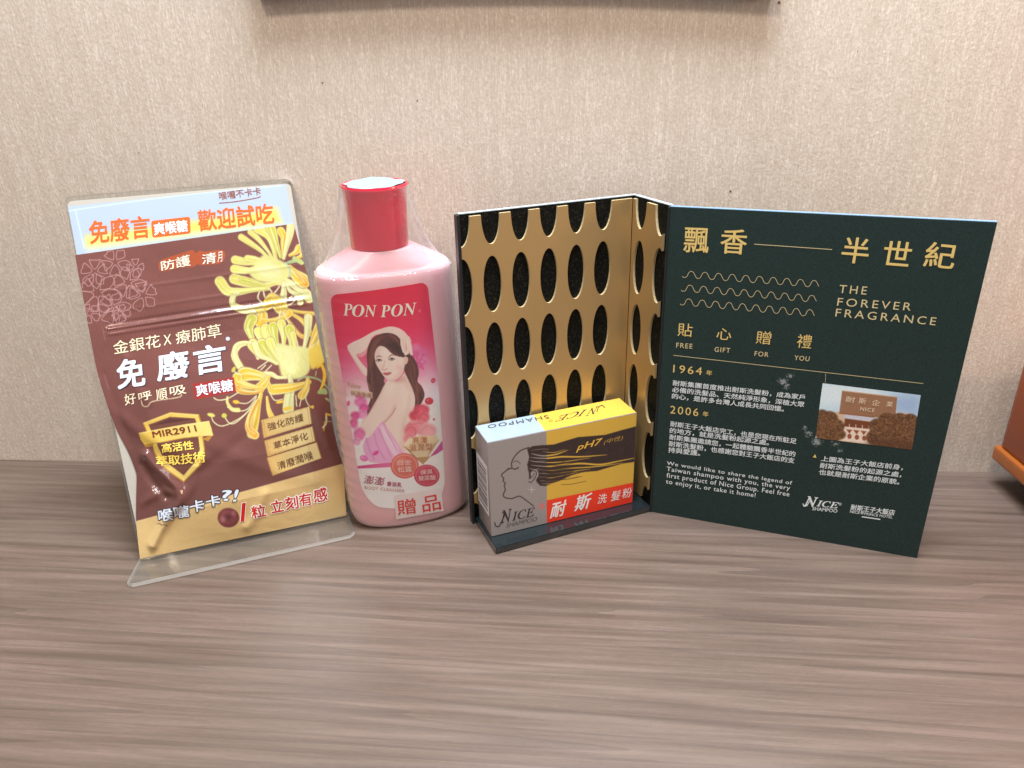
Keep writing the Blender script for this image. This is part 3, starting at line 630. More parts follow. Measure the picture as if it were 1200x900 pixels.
# rounded corners and the bowed top and bottom edges
tt = np.linspace(0, 1, NX)[None, :, None]; G = Lc[:, None, :]*(1-tt)+Rc[:, None, :]*tt
vv = np.linspace(0, 1, NY)[:, None]; uu = np.linspace(0, 1, NX)[None, :]
G[..., 1] += (4*uu*(1-uu))*(2.0+6.0*vv**2)*1.0
wpx, hpx = 120.0, 245.0; r_ = 9.0
ins = np.zeros((NY, 1))
yy = vv[:, 0]*hpx
for i in range(NY):
    for e in (yy[i], hpx-yy[i]):
        rr = r_ if e == yy[i] else 26.0
        if e < rr: ins[i, 0] = max(ins[i, 0], rr-math.sqrt(max(0, rr*rr-(rr-e)**2)))
ui = (ins+(wpx-2*ins)*uu)/wpx
G = Lc[:, None, :]*(1-ui[..., None])+Rc[:, None, :]*ui[..., None]; G[..., 1] += (4*ui*(1-ui))*(1.5+5.0*vv**2)
P = Paint(G[..., 0], G[..., 1], (250, 246, 246))
V_ = np.broadcast_to(vv, (NY, NX)).ravel()[:, None]; U_ = ui.ravel()[:, None]
stops = [(0, (232, 14, 66)), (.22, (236, 30, 92)), (.32, (240, 84, 134)), (.42, (243, 160, 190)), (.50, (250, 222, 232)), (.60, (250, 244, 244)), (1, (250, 246, 246))]
for ch in range(3): P.C[:, ch] = np.interp(V_[:, 0]+.03*np.sin(U_[:, 0]*9), [s_[0] for s_ in stops], [s_[1][ch] for s_ in stops])
P.C[:, :] = np.where((V_ > .5) & (U_ > .55), P.C*(1-.5*np.clip((V_-.5)*6, 0, 1)*np.clip((U_-.55)*4, 0, 1))+np.array((244, 232, 220))*.5*np.clip((V_-.5)*6, 0, 1)*np.clip((U_-.55)*4, 0, 1), P.C)
L1, L2 = (380, 330, 6), (380, 460, 5.625)
SK, SK2, SKD = (250, 226, 216), (244, 208, 196), (222, 168, 154)
P.T = L1
for c_, r1, col in (((660, 500), 58, (228, 110, 172)), ((690, 560), 46, (238, 140, 190)), ((650, 600), 50, (232, 100, 165)), ((680, 640), 36, (240, 160, 200)), ((640, 460), 30, (236, 130, 180))): P.ell(c_, r1, r1*.8, col, soft=2.0, a=.75)
for k in range(14): a_ = k*.9; P.line([(650+20*math.cos(a_), 540+60*math.sin(a_*1.3)), (670+45*math.cos(a_), 560+70*math.sin(a_))], 1.0, (214, 70, 140), a=.5)
# raised arm
P.poly([(163, 455), (200, 425), (260, 398), (340, 352), (400, 330), (450, 316), (505, 320), (560, 348), (600, 400), (610, 420), (540, 430), (480, 372), (400, 368), (340, 390), (300, 470), (262, 500), (228, 514), (262, 570), (300, 615), (304, 665), (262, 634), (215, 560), (182, 505)], SK)
P.poly([(228, 514), (262, 500), (300, 470), (300, 500), (262, 530)], SK2, 1.2, a=.7); P.line([(182, 505), (220, 562), (268, 632)], 1.2, SKD, a=.5, soft=1)
# hair
P.T = L1
HB, HL_, HD = (92, 42, 42), (172, 98, 78), (52, 22, 26)
P.poly([(452, 360), (400, 366), (350, 392), (316, 440), (300, 510), (304, 600), (300, 690), (314, 760), (326, 820), (306, 880), (300, 930), (310, 1010), (350, 960), (375, 880), (420, 790), (436, 730), (420, 690), (470, 560), (560, 620), (590, 720), (632, 790), (636, 860), (612, 925), (650, 900), (690, 840), (704, 790), (684, 735), (655, 700), (664, 640), (648, 570), (612, 515), (570, 470), (545, 420), (505, 376)], HB)
P.poly([(540, 420), (560, 470), (596, 515), (560, 530), (520, 500), (470, 470), (440, 440)], HD, 1.5, a=.8)
for pts in ([(400, 380), (345, 440), (325, 540), (330, 660), (345, 760)], [(420, 385), (370, 430), (345, 500), (342, 600)], [(600, 540), (632, 610), (634, 690), (668, 750), (684, 800)], [(590, 600), (618, 690), (652, 760), (658, 830)], [(450, 372), (500, 400), (530, 450)], [(320, 700), (345, 800), (335, 880)], [(640, 780), (660, 840), (640, 890)]):
    P.line(pts, 2.2, HL_, soft=1.1, a=.55, taper='both')
for pts in ([(410, 400), (360, 500), (350, 620), (380, 740)], [(580, 560), (612, 660), (640, 740)], [(330, 600), (322, 700), (350, 820)], [(450, 400), (490, 440), (520, 480)], [(675, 760), (680, 820), (650, 880)]): P.line(pts, 1.3, HD, soft=.8, a=.7, taper='both')
# back, shoulder and arm in front
P.T = L1
P.poly([(455, 690), (520, 700), (556, 650), (572, 655), (600, 712), (628, 780), (636, 860), (632, 950), (620, 1040), (595, 1130), (575, 1210), (560, 1215), (500, 1150), (430, 1080), (370, 1060), (330, 1088), (270, 1070), (255, 1035), (262, 990), (310, 930), (350, 860), (390, 790), (420, 730)], SK)
P.poly([(560, 1215), (590, 1120), (625, 1000), (634, 900), (600, 960), (560, 1080), (520, 1150)], SK2, 2.5, a=.8)
P.poly([(540, 690), (565, 660), (600, 715), (622, 775), (570, 735)], SK2, 2, a=.9)
P.line([(500, 888), (472, 935), (400, 1010), (330, 1088)], 1.0, (196, 130, 118), soft=.7, a=.9); P.line([(498, 870), (470, 930), (430, 980)], 2.4, SKD, soft=2, a=.4)
P.line([(600, 800), (585, 900), (560, 1000), (545, 1080)], 2.0, SKD, soft=2.5, a=.3); P.line([(420, 735), (380, 820), (330, 905), (268, 985)], 1.0, SKD, soft=1.2, a=.5)
# face
P.poly([(392, 452), (430, 462), (470, 500), (520, 525), (552, 532), (566, 560), (560, 610), (540, 655), (500, 688), (455, 696), (425, 672), (392, 626), (364, 575), (354, 520), (366, 475)], (252, 230, 220))
P.poly([(560, 570), (556, 620), (536, 660), (500, 688), (470, 692), (500, 660), (530, 620)], SK2, 2, a=.8); P.poly([(392, 452), (366, 478), (356, 530), (372, 590), (380, 540)], SK2, 1.5, a=.6)
P.poly([(556, 532), (580, 528), (590, 548), (580, 576), (560, 580)], SK2); P.line([(566, 540), (580, 545), (574, 566)], .5, SKD)
P.line([(364, 532), (384, 522), (404, 530)], .9, (120, 70, 62), taper='both'); P.line([(448, 536), (474, 514), (506, 520)], .9, (120, 70, 62), taper='both')
for c_ in ((384, 553), (474, 545)):
    P.ell(c_, 17, 8, (246, 240, 240), -6, .5); P.ell((c_[0]+1, c_[1]), 7.5, 8, (92, 62, 62), soft=.5); P.line([(c_[0]-20, c_[1]+2), (c_[0], c_[1]-9), (c_[0]+20, c_[1])], .9, (64, 34, 38)); P.line([(c_[0]-16, c_[1]+7), (c_[0], c_[1]+10), (c_[0]+16, c_[1]+5)], .4, (150, 100, 96), a=.7)
P.line([(426, 556), (418, 590), (412, 606)], .8, SKD, soft=.9, a=.6); P.line([(406, 614), (420, 622), (440, 612)], .8, (206, 140, 128), soft=.6)
P.poly([(412, 643), (430, 637), (441, 640), (452, 635), (472, 641), (450, 657), (430, 658)], (214, 112, 112), .7); P.line([(412, 645), (440, 647), (471, 642)], .4, (160, 62, 66))
P.line([(430, 676), (450, 678)], .8, SKD, soft=.8, a=.5)
P.ell((400, 600), 16, 12, (246, 196, 190), soft=2.5, a=.5); P.ell((520, 602), 20, 14, (244, 190, 184), soft=2.5, a=.5); P.ell((430, 500), 26, 14, (255, 240, 232), soft=3, a=.6)
P.poly([(455, 692), (520, 690), (548, 664), (566, 670), (560, 700), (500, 712)], (226, 176, 162), 2, a=.6); P.ell((470, 760), 34, 46, (255, 238, 228), 20, soft=5, a=.6); P.ell((560, 820), 30, 80, (254, 236, 226), 8, soft=6, a=.5)
for k in range(26):
    x_ = rng.uniform(315, 440); y_ = rng.uniform(400, 560); P.line([(x_, y_-30), (x_-18, y_+40), (x_-14, y_+110)] if x_ < 380 else [(x_, y_-60 if y_ < 450 else y_-110), (x_+40, y_-60 if y_ < 430 else 420), (x_+90, 470)], .4, random.choice([HL_, HD, (140, 74, 60)]), soft=.4, a=.45, taper='both') if x_ < 350 else None
for k in range(40):
    t_ = rng.uniform(0, 1); x_ = 590+60*t_+rng.uniform(-14, 14); y_ = 540+260*t_; P.line([(x_, y_), (x_+14, y_+40), (x_+20+rng.uniform(-8, 8), y_+90)], .45, random.choice([HL_, HD, (140, 74, 60)]), soft=.4, a=.5, taper='both')
# hand on the hair: four fingers
for pts in ([(560, 380), (562, 430), (566, 480), (572, 508)], [(578, 385), (584, 430), (590, 470), (586, 500)], [(592, 395), (602, 440), (608, 480), (612, 506)], [(545, 400), (546, 440), (556, 478), (560, 490)]):
    P.line(pts, 3.6, SK, soft=.5); P.line([(a+9, b) for a, b in pts], .45, SKD, a=.8)
# lower part
P.T = L2
for c_, rx, ry, col in (((240, 60), 42, 30, (244, 120, 190)), ((262, 100), 34, 28, (236, 86, 168)), ((250, 140), 36, 26, (248, 150, 205)), ((205, 150), 30, 26, (232, 70, 150)), ((196, 200), 26, 34, (236, 90, 160)), ((232, 272), 38, 44, (240, 110, 178)), ((214, 320), 24, 26, (246, 160, 204)), ((236, 20), 30, 14, (232, 60, 140)),
        ((640, 110), 52, 34, (232, 70, 104)), ((600, 150), 40, 34, (222, 52, 84)), ((650, 160), 44, 40, (240, 96, 120)), ((620, 226), 74, 44, (244, 140, 156)), ((680, 250), 60, 50, (248, 168, 176)), ((570, 250), 44, 46, (240, 120, 140)), ((560, 300), 40, 40, (246, 150, 160))):
    P.ell(c_, rx, ry, col, soft=1.6, a=.9); P.line([(c_[0]-rx*.7, c_[1]), (c_[0], c_[1]-ry*.6), (c_[0]+rx*.7, c_[1]-ry*.1)], .8, np.array(col)*.82, soft=.7, a=.7); P.line([(c_[0]-rx*.4, c_[1]+ry*.5), (c_[0]+rx*.1, c_[1]), (c_[0]+rx*.6, c_[1]+ry*.4)], .8, np.minimum(255, np.array(col)*1.12), soft=.7, a=.6)
    for k in range(7):
        a_ = rng.uniform(0, 6.28); q = (c_[0]+rx*.55*math.cos(a_), c_[1]+ry*.55*math.sin(a_)); r2 = rx*rng.uniform(.25, .5)
        P.line([(q[0]+r2*math.cos(a_+t), q[1]+r2*math.sin(a_+t)) for t in (-1.2, -.5, .2, .9)], .7, random.choice([np.array(col)*.80, np.minimum(255, np.array(col)+34)]), soft=.5, a=.65, taper='both')
P.poly([(318, 268), (385, 190), (420, 240), (470, 310), (505, 372), (520, 405), (470, 440), (400, 462), (300, 455), (268, 400), (256, 350), (276, 300), (300, 290)], (244, 178, 220))
P.poly([(385, 200), (440, 290), (490, 370), (470, 420), (420, 360), (380, 280)], (250, 214, 236), 1.5)
for pts in ([(276, 300), (300, 380), (330, 440)], [(330, 270), (350, 350), (400, 440)], [(385, 196), (430, 290), (480, 380)], [(360, 240), (400, 330), (440, 420)]): P.line(pts, 1.2, (214, 120, 184), soft=.9, a=.6)
P.line([(362, 216), (402, 272), (450, 340)], .8, (255, 240, 248), a=.8)
P.poly([(214, 484), (330, 470), (445, 458), (440, 490), (330, 496), (222, 500)], (214, 54, 130), .5, False, col2=(236, 110, 170), axis=((220, 490), (440, 470)))
P.poly([(694, 424), (740, 368), (778, 314), (781, 376), (740, 404)], (206, 70, 146), .5, False)
for c_, rx, ry, ro, col in (((340, 397), 22, 13, -30, (226, 60, 150)), ((262, 432), 28, 20, 20, (240, 120, 186)), ((160, 70), 10, 18, 10, (238, 80, 150)), ((690, 55), 28, 24, 0, (214, 36, 62)), ((722, 176), 8, 7, 0, (220, 60, 90))):
    P.ell(c_, rx, ry, col, ro); P.ell((c_[0]-rx*.3, c_[1]-ry*.3), rx*.4, ry*.35, np.minimum(255, np.array(col)+60), ro, soft=.8, a=.7)
P.T = L1; P.ell((765, 695), 16, 18, (214, 44, 80), 20); P.line([(756, 690), (774, 702)], .8, (250, 150, 170))
for r0 in (1,): 
    th = np.linspace(-2.6, 2.6, 30); P.line([(235+88*math.cos(t-1.2), 760+80*math.sin(t-1.2)) for t in th], .5, (200, 170, 140), smooth=False, a=.9)
P.poly([(182, 752), (338, 776), (340, 820), (184, 795)], (238, 214, 190), .5, False, a=.85)
P.T = L2
P.poly([(520, 350), (556, 300), (620, 284), (738, 280), (756, 312), (652, 472)], (238, 212, 172), .5, False); P.poly([(520, 350), (556, 300), (600, 300), (560, 350)], (250, 232, 200), .6, False); P.poly([(600, 428), (700, 420), (652, 472)], (196, 148, 92), .5, False); P.poly([(756, 312), (700, 350), (680, 430)], (214, 170, 120), .6, False)
P.poly([(520, 350), (556, 372), (610, 432), (652, 472), (600, 430)], (170, 120, 70), .5, False)
P.ell((530, 482), 93, 84, (228, 92, 84)); P.ell((530, 480), 84, 75, (246, 160, 142)); P.ell((531, 482), 76, 68, (234, 112, 98)); P.ell((505, 455), 30, 20, (248, 176, 156), -30, 2, .6)
P.ell((675, 546), 84, 72, (196, 34, 66)); P.ell((675, 544), 76, 64, (232, 110, 130)); P.ell((676, 546), 69, 58, (212, 52, 84)); P.ell((650, 520), 26, 16, (236, 120, 140), -30, 2, .6)
P.grain(.012)
label = paint_grid('label', BS, G[..., 0], G[..., 1], P, vcmat('glossy_label', .28, .5, coat=.3), bo, 2.5)
def lt(s_, BL, BR, h, T=L2, **k): return txt(BS, s_, BL, BR, h=h, T=T, root=label, layer=5, **k)
CRm = (248, 240, 228)
lt('𝑷', (136, 236), (206, 238), 84, L1, c=CRm); lt('𝑶', (200, 244), (288, 247), 86, L1, c=CRm); lt('𝑵', (284, 246), (376, 246), 82, L1, c=CRm)
lt('𝑷', (396, 248), (470, 247), 84, L1, c=CRm); lt('𝑶', (472, 245), (556, 241), 86, L1, c=CRm); lt('𝑵', (552, 240), (654, 229), 84, L1, c=CRm)
lt('®', (660, 216), (680, 213), 20, L1, c=(240, 150, 170))
lt('New', (170, 742), (262, 755), 40, L1, c=(196, 160, 120), shear=.2); lt('保濕煥膚', (188, 795), (334, 816), 34, L1, c=(186, 130, 110), bold=.01)
lt('亮澤', (582, 336), (680, 332), 44, c=(196, 110, 60)); lt('滋潤型', (562, 386), (712, 376), 46, c=(196, 110, 60))
lt('白金', (484, 478), (576, 475), 36, c=(255, 232, 220)); lt('松露', (486, 524), (578, 520), 38, c=(255, 232, 220))
lt('保濕', (634, 540), (712, 532), 30, c=(255, 232, 226)); lt('玻尿酸', (622, 580), (734, 572), 32, c=(255, 232, 226))
lt('澎澎', (262, 596), (406, 614), 56, c=(178, 40, 96), bold=.012, shear=.3); lt('香浴乳', (414, 612), (510, 622), 30, c=(178, 40, 96), bold=.03, shear=.25)
lt('BODY CLEANSER', (268, 634), (530, 656), 20, c=(196, 120, 120), space=1.05)
GXs, GYs = quad_grid([tl2((460, 676)), tl2((770, 627)), tl2((783, 776)), tl2((474, 833))], 2.0); Ps = Paint(GXs, GYs, (244, 226, 224))
stk = paint_grid('gift_sticker', BS, GXs, GYs, Ps, vcmat('sticker_paper', .4), bo, 7)
for ch, q in (('贈', ((486, 806), (606, 790), (478, 706), (596, 690))), ('品', ((650, 786), (768, 766), (640, 686), (754, 664)))):
    txt(BS, ch, *q, T=L2, c=(226, 40, 30), bold=.012, root=stk, layer=9, name='sticker_character')
# shrink wrap
def film_mat(nm='shrink_film', milk=.02):
    m, n, l, b = nt(nm); out = n['Material Output']; n.remove(b)
    tr = n.new('ShaderNodeBsdfTransparent'); gl = n.new('ShaderNodeBsdfGlossy'); gl.inputs['Roughness'].default_value = .05; df = n.new('ShaderNodeBsdfDiffuse'); df.inputs['Color'].default_value = (.85, .86, .88, 1)
    tc = n.new('ShaderNodeTexCoord'); mp = n.new('ShaderNodeMapping'); mp.inputs['Scale'].default_value = (1, 1, .35); l.new(tc.outputs['Object'], mp.inputs[0])
    ns = n.new('ShaderNodeTexNoise'); ns.inputs['Scale'].default_value = 95; ns.inputs['Detail'].default_value = 5; ns.inputs['Distortion'].default_value = 1.4; l.new(mp.outputs[0], ns.inputs[0])
    bp = n.new('ShaderNodeBump'); bp.inputs['Strength'].default_value = .8; bp.inputs['Distance'].default_value = .0022; l.new(ns.outputs['Fac'], bp.inputs['Height']); l.new(bp.outputs[0], gl.inputs['Normal'])
    lw = n.new('ShaderNodeLayerWeight'); lw.inputs['Blend'].default_value = .5; l.new(bp.outputs[0], lw.inputs['Normal'])
    fr_ = n.new('ShaderNodeMapRange'); fr_.inputs['To Min'].default_value = .075; fr_.inputs['To Max'].default_value = .75
    pw = n.new('ShaderNodeMath'); pw.operation = 'POWER'; pw.inputs[1].default_value = 4; l.new(lw.outputs['Facing'], pw.inputs[0]); l.new(pw.outputs[0], fr_.inputs['Value'])
    m1 = n.new('ShaderNodeMixShader'); lw2 = n.new('ShaderNodeLayerWeight'); mr2 = n.new('ShaderNodeMapRange'); mr2.inputs['To Min'].default_value = milk; mr2.inputs['To Max'].default_value = .34; mr2.inputs['From Min'].default_value = .2; l.new(lw2.outputs['Facing'], mr2.inputs['Value']); l.new(mr2.outputs[0], m1.inputs[0]); l.new(tr.outputs[0], m1.inputs[1]); l.new(df.outputs[0], m1.inputs[2])
    m2 = n.new('ShaderNodeMixShader'); l.new(fr_.outputs[0], m2.inputs[0]); l.new(m1.outputs[0], m2.inputs[1]); l.new(gl.outputs[0], m2.inputs[2]); l.new(m2.outputs[0], out.inputs[0]); return m
M_film = film_mat()
fr_rings = []
N = 120
def wob(th, z, a): return .00035*math.exp(-((th-math.pi-.35)/.55)**2)*(math.sin(z*820+2*th)+.6*math.sin(z*1430+5*th))*min(1, z/.02)*(1 if z < .168 else 0)+a*(math.sin(7*th+z*60)+.6*math.sin(13*th-z*90)+.5*math.sin(23*th+z*40))
for z in list(np.linspace(.0006, .160, 110))+[.164, .167]:
    k = np.interp(z, [q[0] for q in prof], [q[1] for q in prof])
    fr_rings.append([baxis(z)+bu*q[0]+bv*q[1]+Z*z for q in (se(2*math.pi*i/N, BA*k+.0009+wob(2*math.pi*i/N, z, .00010), BB*k+.0011+wob(2*math.pi*i/N, z, .00010)) for i in range(N))])
NB = len(fr_rings)
for t in np.linspace(0, 1, 26)[1:]:
    z = .167+(.2143-.167)*t; r = []
    e = t**.80
    for i in range(N):
        th = 2*math.pi*i/N; a1 = se(th, BA*.97, BB*.97); a2 = (.0193*math.cos(th), .0193*math.sin(th)); sag = 1-.10*math.sin(math.pi*t)+.025*math.sin(math.pi*t)*math.sin(11*th+9*t)*math.sin(4*th)
        r.append(baxis(z)*(1-e)+capc*e+bu*((a1[0]*(1-e)+a2[0]*e)*sag+wob(th, z, .0004*math.sin(math.pi*t)))+bv*((a1[1]*(1-e)+a2[1]*e)*1.0+0)+Z*z)
    fr_rings.append(r)
loft('shrink_film', fr_rings[:NB], M_film, bo, False, False)
loft('neck_film', fr_rings[NB-1:], film_mat('loose_film', .045), bo, False, False)
M_ft = pmat('crumpled_film_top', (150, 168, 180), .3, .6, bump=(260, .8, .001)); 
N = 64; Vt = [capc+Z*.2154]; Ft = []
for j, (rr, dz) in enumerate(((.005, 0), (.010, .0002), (.0135, -.0002), (.0155, .0001), (.0168, -.0003))):
    for i in range(N):
        th = 2*math.pi*i/N; k_ = 1+.05*math.sin(5*th+1)+.04*math.sin(9*th); Vt.append(capc+bu*rr*k_*math.cos(th)+bv*rr*k_*math.sin(th)+Z*(.2154+dz+.0003*math.sin(3*th+j)))
Ft += [(0, 1+i, 1+(i+1) % N) for i in range(N)]
for j in range(4): Ft += [(1+j*N+i, 1+(j+1)*N+i, 1+(j+1)*N+(i+1) % N, 1+j*N+(i+1) % N) for i in range(N)]
mesh('film_top', Vt, Ft, M_ft, bo, True)

# ------------------------------------------------------------------ acrylic stand
AX, AY, AYAW, AW, AL, LEAN, AE, AT = -.2326, .3845, .3452, .1288, .2190, .3391, .0254, .0026
au = np.array([math.cos(AYAW), math.sin(AYAW), 0]); an = np.array([-au[1], au[0], 0])
A0 = np.array([AX, AY, AT]); av = Z*math.cos(LEAN)+an*math.sin(LEAN)
SP = Plane(A0, au, av)
def acr_mat():
    m, n, l, b = nt('clear_acrylic'); out = n['Material Output']; n.remove(b)
    tr = n.new('ShaderNodeBsdfTransparent'); tr.inputs[0].default_value = (.93, .93, .91, 1); gl = n.new('ShaderNodeBsdfGlossy'); gl.inputs['Roughness'].default_value = .04; df = n.new('ShaderNodeBsdfDiffuse'); df.inputs['Color'].default_value = (.8, .79, .76, 1)
    m1 = n.new('ShaderNodeMixShader'); m1.inputs[0].default_value = .035; l.new(tr.outputs[0], m1.inputs[1]); l.new(df.outputs[0], m1.inputs[2])
    lw = n.new('ShaderNodeLayerWeight'); fr_ = n.new('ShaderNodeMapRange'); fr_.inputs['To Min'].default_value = .05; fr_.inputs['To Max'].default_value = .8
    pw = n.new('ShaderNodeMath'); pw.operation = 'POWER'; pw.inputs[1].default_value = 4; l.new(lw.outputs['Facing'], pw.inputs[0]); l.new(pw.outputs[0], fr_.inputs['Value']); m2 = n.new('ShaderNodeMixShader'); l.new(fr_.outputs[0], m2.inputs[0]); l.new(m1.outputs[0], m2.inputs[1]); l.new(gl.outputs[0], m2.inputs[2]); l.new(m2.outputs[0], out.inputs[0]); return m
M_ac = acr_mat(); M_ace = acr_mat(); M_ace.name = 'acrylic_edge'
for n_ in M_ace.node_tree.nodes:
    if n_.type == 'MIX_SHADER' and not n_.inputs[0].is_linked: n_.inputs[0].default_value = .62
    if n_.type == 'BSDF_DIFFUSE': n_.inputs[0].default_value = (.9, .92, .93, 1)
def rrect(w0, w1, x0, x1, h, r, n=6):
    """plate outline: bottom from x0..x1, top 0..w, rounded top corners"""
    pts = [(x0, 0), (x1, 0)]
    for k in range(n+1): t = math.pi/2*k/n; pts.append((w1-r+r*math.cos(t), h-r+r*math.sin(t)))
    for k in range(n+1): t = math.pi/2*(1+k/n); pts.append((w0+r+r*math.cos(t), h-r+r*math.sin(t)))
    return pts
def bright_edges(o, n0):
    o.data.materials.append(M_ace)
    for p in o.data.polygons:
        if abs(np.dot(p.normal, n0)) < .75: p.material_index = 1
def slab(name, outline, k0, k1, mat, root, bevel=0):
    bm = bmesh.new(); a = [bm.verts.new(SP.at(x, y, k0)) for x, y in outline]; b = [bm.verts.new(SP.at(x, y, k1)) for x, y in outline]; n_ = len(a)
    bm.faces.new(a[::-1]); bm.faces.new(b)
    for i in range(n_): bm.faces.new((a[i], a[(i+1) % n_], b[(i+1) % n_], b[i]))
    bmesh.ops.recalc_face_normals(bm, faces=bm.faces)
    if bevel: bmesh.ops.bevel(bm, geom=[e for e in bm.edges if len(e.link_faces) == 2 and e.calc_face_angle() > 1], offset=bevel, segments=2, affect='EDGES')
    me = bpy.data.meshes.new(name); bm.to_mesh(me); bm.free(); o = link(name, me, mat); adopt(o, root); return o
st = empty('acrylic_stand', tuple(A0), 'clear acrylic easel stand leaning back, holding the card and the brown pouch', 'stand')
bright_edges(slab('back_plate', rrect(0, AW+.0005, .0030, AW+.001, AL, .0045), -.0034, -.0008, M_ac, st, .0003), SP.n)
fo = []
# foot: lies on the table, reaches forward; rounded front corners
fpts = [(.0030, .0018), (AW+.001, .0018), (AW+.0012, -AE+.003), (AW-.002, -AE), (.000, -AE), (-.003, -AE+.003)]
ft_ = prism('foot', [tuple((np.array([AX, AY, 0])+au*a+an*b)[:2]) for a, b in fpts], .0002, AT+.0002, M_ac, st, .0004)

bright_edges(ft_, Z)
# card behind the pouch
cdT = empty('promotion_card', tuple(A0+Z*.001), 'white and yellow card with orange lettering behind the brown pouch', 'card')
ow = [(.0045, .0012), (AW-.0018, .0012)]+rrect(.0014, AW-.0010, 0, 0, AL-.0030, .0030)[2:]
M_card2 = pmat('card_paper', (178, 172, 162), .35, .5)
slab('card_sheet', ow, -.0007, .0000, M_card2, cdT)
T1 = (60, 190, 1200/360); f1 = lambda x, y: (60+x/T1[2], 190+y/T1[2])
GX, GY = quad_grid([(79.5, 242), (335.0, 216), (344.0, 263), (90.5, 301)], .8)
P = Paint(GX, GY, (166, 180, 198)); P.T = T1
P.poly([(115, 290), (300, 268), (560, 230), (750, 205), (880, 178), (900, 235), (700, 262), (400, 302), (120, 338)], (216, 200, 84), 4.5, False, a=.9)
P.poly([(60, 300), (985, 236), (985, 300), (60, 375)], (226, 226, 190), 3, False, a=.25)
P.poly([(60, 140), (110, 138), (140, 370), (80, 370)], (166, 180, 198), 3, False, a=.9)
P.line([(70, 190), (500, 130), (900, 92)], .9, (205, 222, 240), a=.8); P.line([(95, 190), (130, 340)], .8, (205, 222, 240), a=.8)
cprint = paint_grid('card_print', SP, GX, GY, P, vcmat('card_ink', .3, .5, coat=.5), cdT, 1)
OR = (232, 96, 34)
def ht(s_, *q, surf=SP, root=cprint, T=T1, layer=3, **k): return txt(surf, s_, *q, root=root, T=T, layer=layer, **k)
ht('免廢言', (154, 320), (388, 292), (146, 232), (382, 208), c=OR, bold=.028)
GXb, GYb = None, None
def rr_px(c4, r, T, n=5):
    Q = [np.array((T[0]+a/T[2], T[1]+b/T[2])) for a, b in c4]; out = []
    for i in range(4):
        p, a, b = Q[i], Q[i-1], Q[(i+1) % 4]; da = (a-p)/np.linalg.norm(a-p); db = (b-p)/np.linalg.norm(b-p)
        for k in range(n+1): t = k/n; out.append(p+da*r*(1-t)**2+db*r*t**2)
    return out
def patch(surf, pts, name, mat, root, layer):
    Pq = np.array(pts); X, n = surf.hit(Pq[:, 0], Pq[:, 1]); X = X+n*LAY*layer; c = X.mean(0)
    return mesh(name, list(X)+[c], [(i, (i+1) % len(X), len(X)) for i in range(len(X))], mat, root)
patch(SP, rr_px([(390, 230), (542, 213), (545, 278), (396, 295)], 3, T1), 'orange_tab', ink(OR), cprint, 2)
ht('爽喉糖', (404, 286), (534, 270), (400, 240), (530, 225), c=(244, 246, 250), bold=.03, layer=4)
ht('歡迎試吃', (578, 270), (872, 238), (570, 190), (864, 160), c=OR, bold=.028)
ht('喉嚨不卡卡', (658, 148), (820, 128), (654, 118), (816, 96), c=(140, 72, 48), bold=.012)
ribbon(SP, cr([f1(656, 160), f1(720, 154), f1(800, 140), f1(818, 133)]), .8, 'underline_swoosh', ink((150, 84, 58)), cprint, 3)

# ------------------------------------------------------------------ brown pouch
Lpx = [(88, 299), (92, 322), (98, 352), (105, 391), (113, 432), (121, 460), (130, 487), (139, 508), (150, 529), (158, 549), (160, 557), (159.5, 585), (159.5, 610), (161.5, 632), (164, 655)]
Rpx = [(344, 262), (349, 280), (355, 303), (364, 340), (369, 370), (375, 402), (382, 433), (387, 476), (391, 504), (398, 532), (402, 545), (404, 575), (406, 604)]
NYp, NXp = 560, 420
def resamp_lin(Pp, n):
    Pp = np.array(Pp, float); Pp = cr(Pp, 6); d = np.linspace(0, 1, len(Pp)); d = np.r_[0, np.cumsum(np.linalg.norm(np.diff(Pp, axis=0), axis=1))]; t = np.linspace(0, d[-1], n); return np.stack([np.interp(t, d, Pp[:, 0]), np.interp(t, d, Pp[:, 1])], 1)
Lc, Rc = resamp_lin(Lpx, NYp), resamp_lin(Rpx, NYp)
tt = np.linspace(0, 1, NXp)[None, :, None]; G = Lc[:, None, :]*(1-tt)+Rc[:, None, :]*tt
def plate_uv(px, py):
    X, _ = SP.hit(np.array(px, float).reshape(-1), np.array(py, float).reshape(-1)); d = X-A0; return np.stack([d@SP.u, d@SP.v], 1)
edL = plate_uv(Lc[:, 0], Lc[:, 1]); edR = plate_uv(Rc[:, 0], Rc[:, 1])
ordL, ordR = np.argsort(edL[:, 1]), np.argsort(edR[:, 1])
creases = []
for pts, hgt, wd in (([(172, 532), (184, 546), (200, 560), (211, 572), (209, 588), (200, 600), (188, 622), (180, 638)], .0027, .0026), ([(168, 545), (182, 566), (196, 580)], -.0018, .0025), ([(232, 545), (226, 566), (212, 588)], .0012, .003),
        ([(100, 470), (140, 488), (190, 520), (240, 534)], .0010, .004), ([(150, 420), (152, 445), (176, 470)], .0007, .003), ([(250, 520), (310, 545), (370, 560)], .0008, .005), ([(300, 500), (250, 540), (220, 560)], -.0007, .004), ([(165, 590), (190, 575), (205, 575)], .0012, .0028), ([(310, 575), (300, 600), (290, 615)], .0009, .0030), ([(345, 440), (365, 470), (385, 520)], .0008, .004), ([(120, 440), (135, 480), (150, 520)], -.0008, .003)):
    creases.append((plate_uv(*np.array(cr(pts, 4)).T), hgt, wd))
zipl = plate_uv([121, 345, 369], [387, 353, 349]); zipm = plate_uv([122, 370], [398, 362])
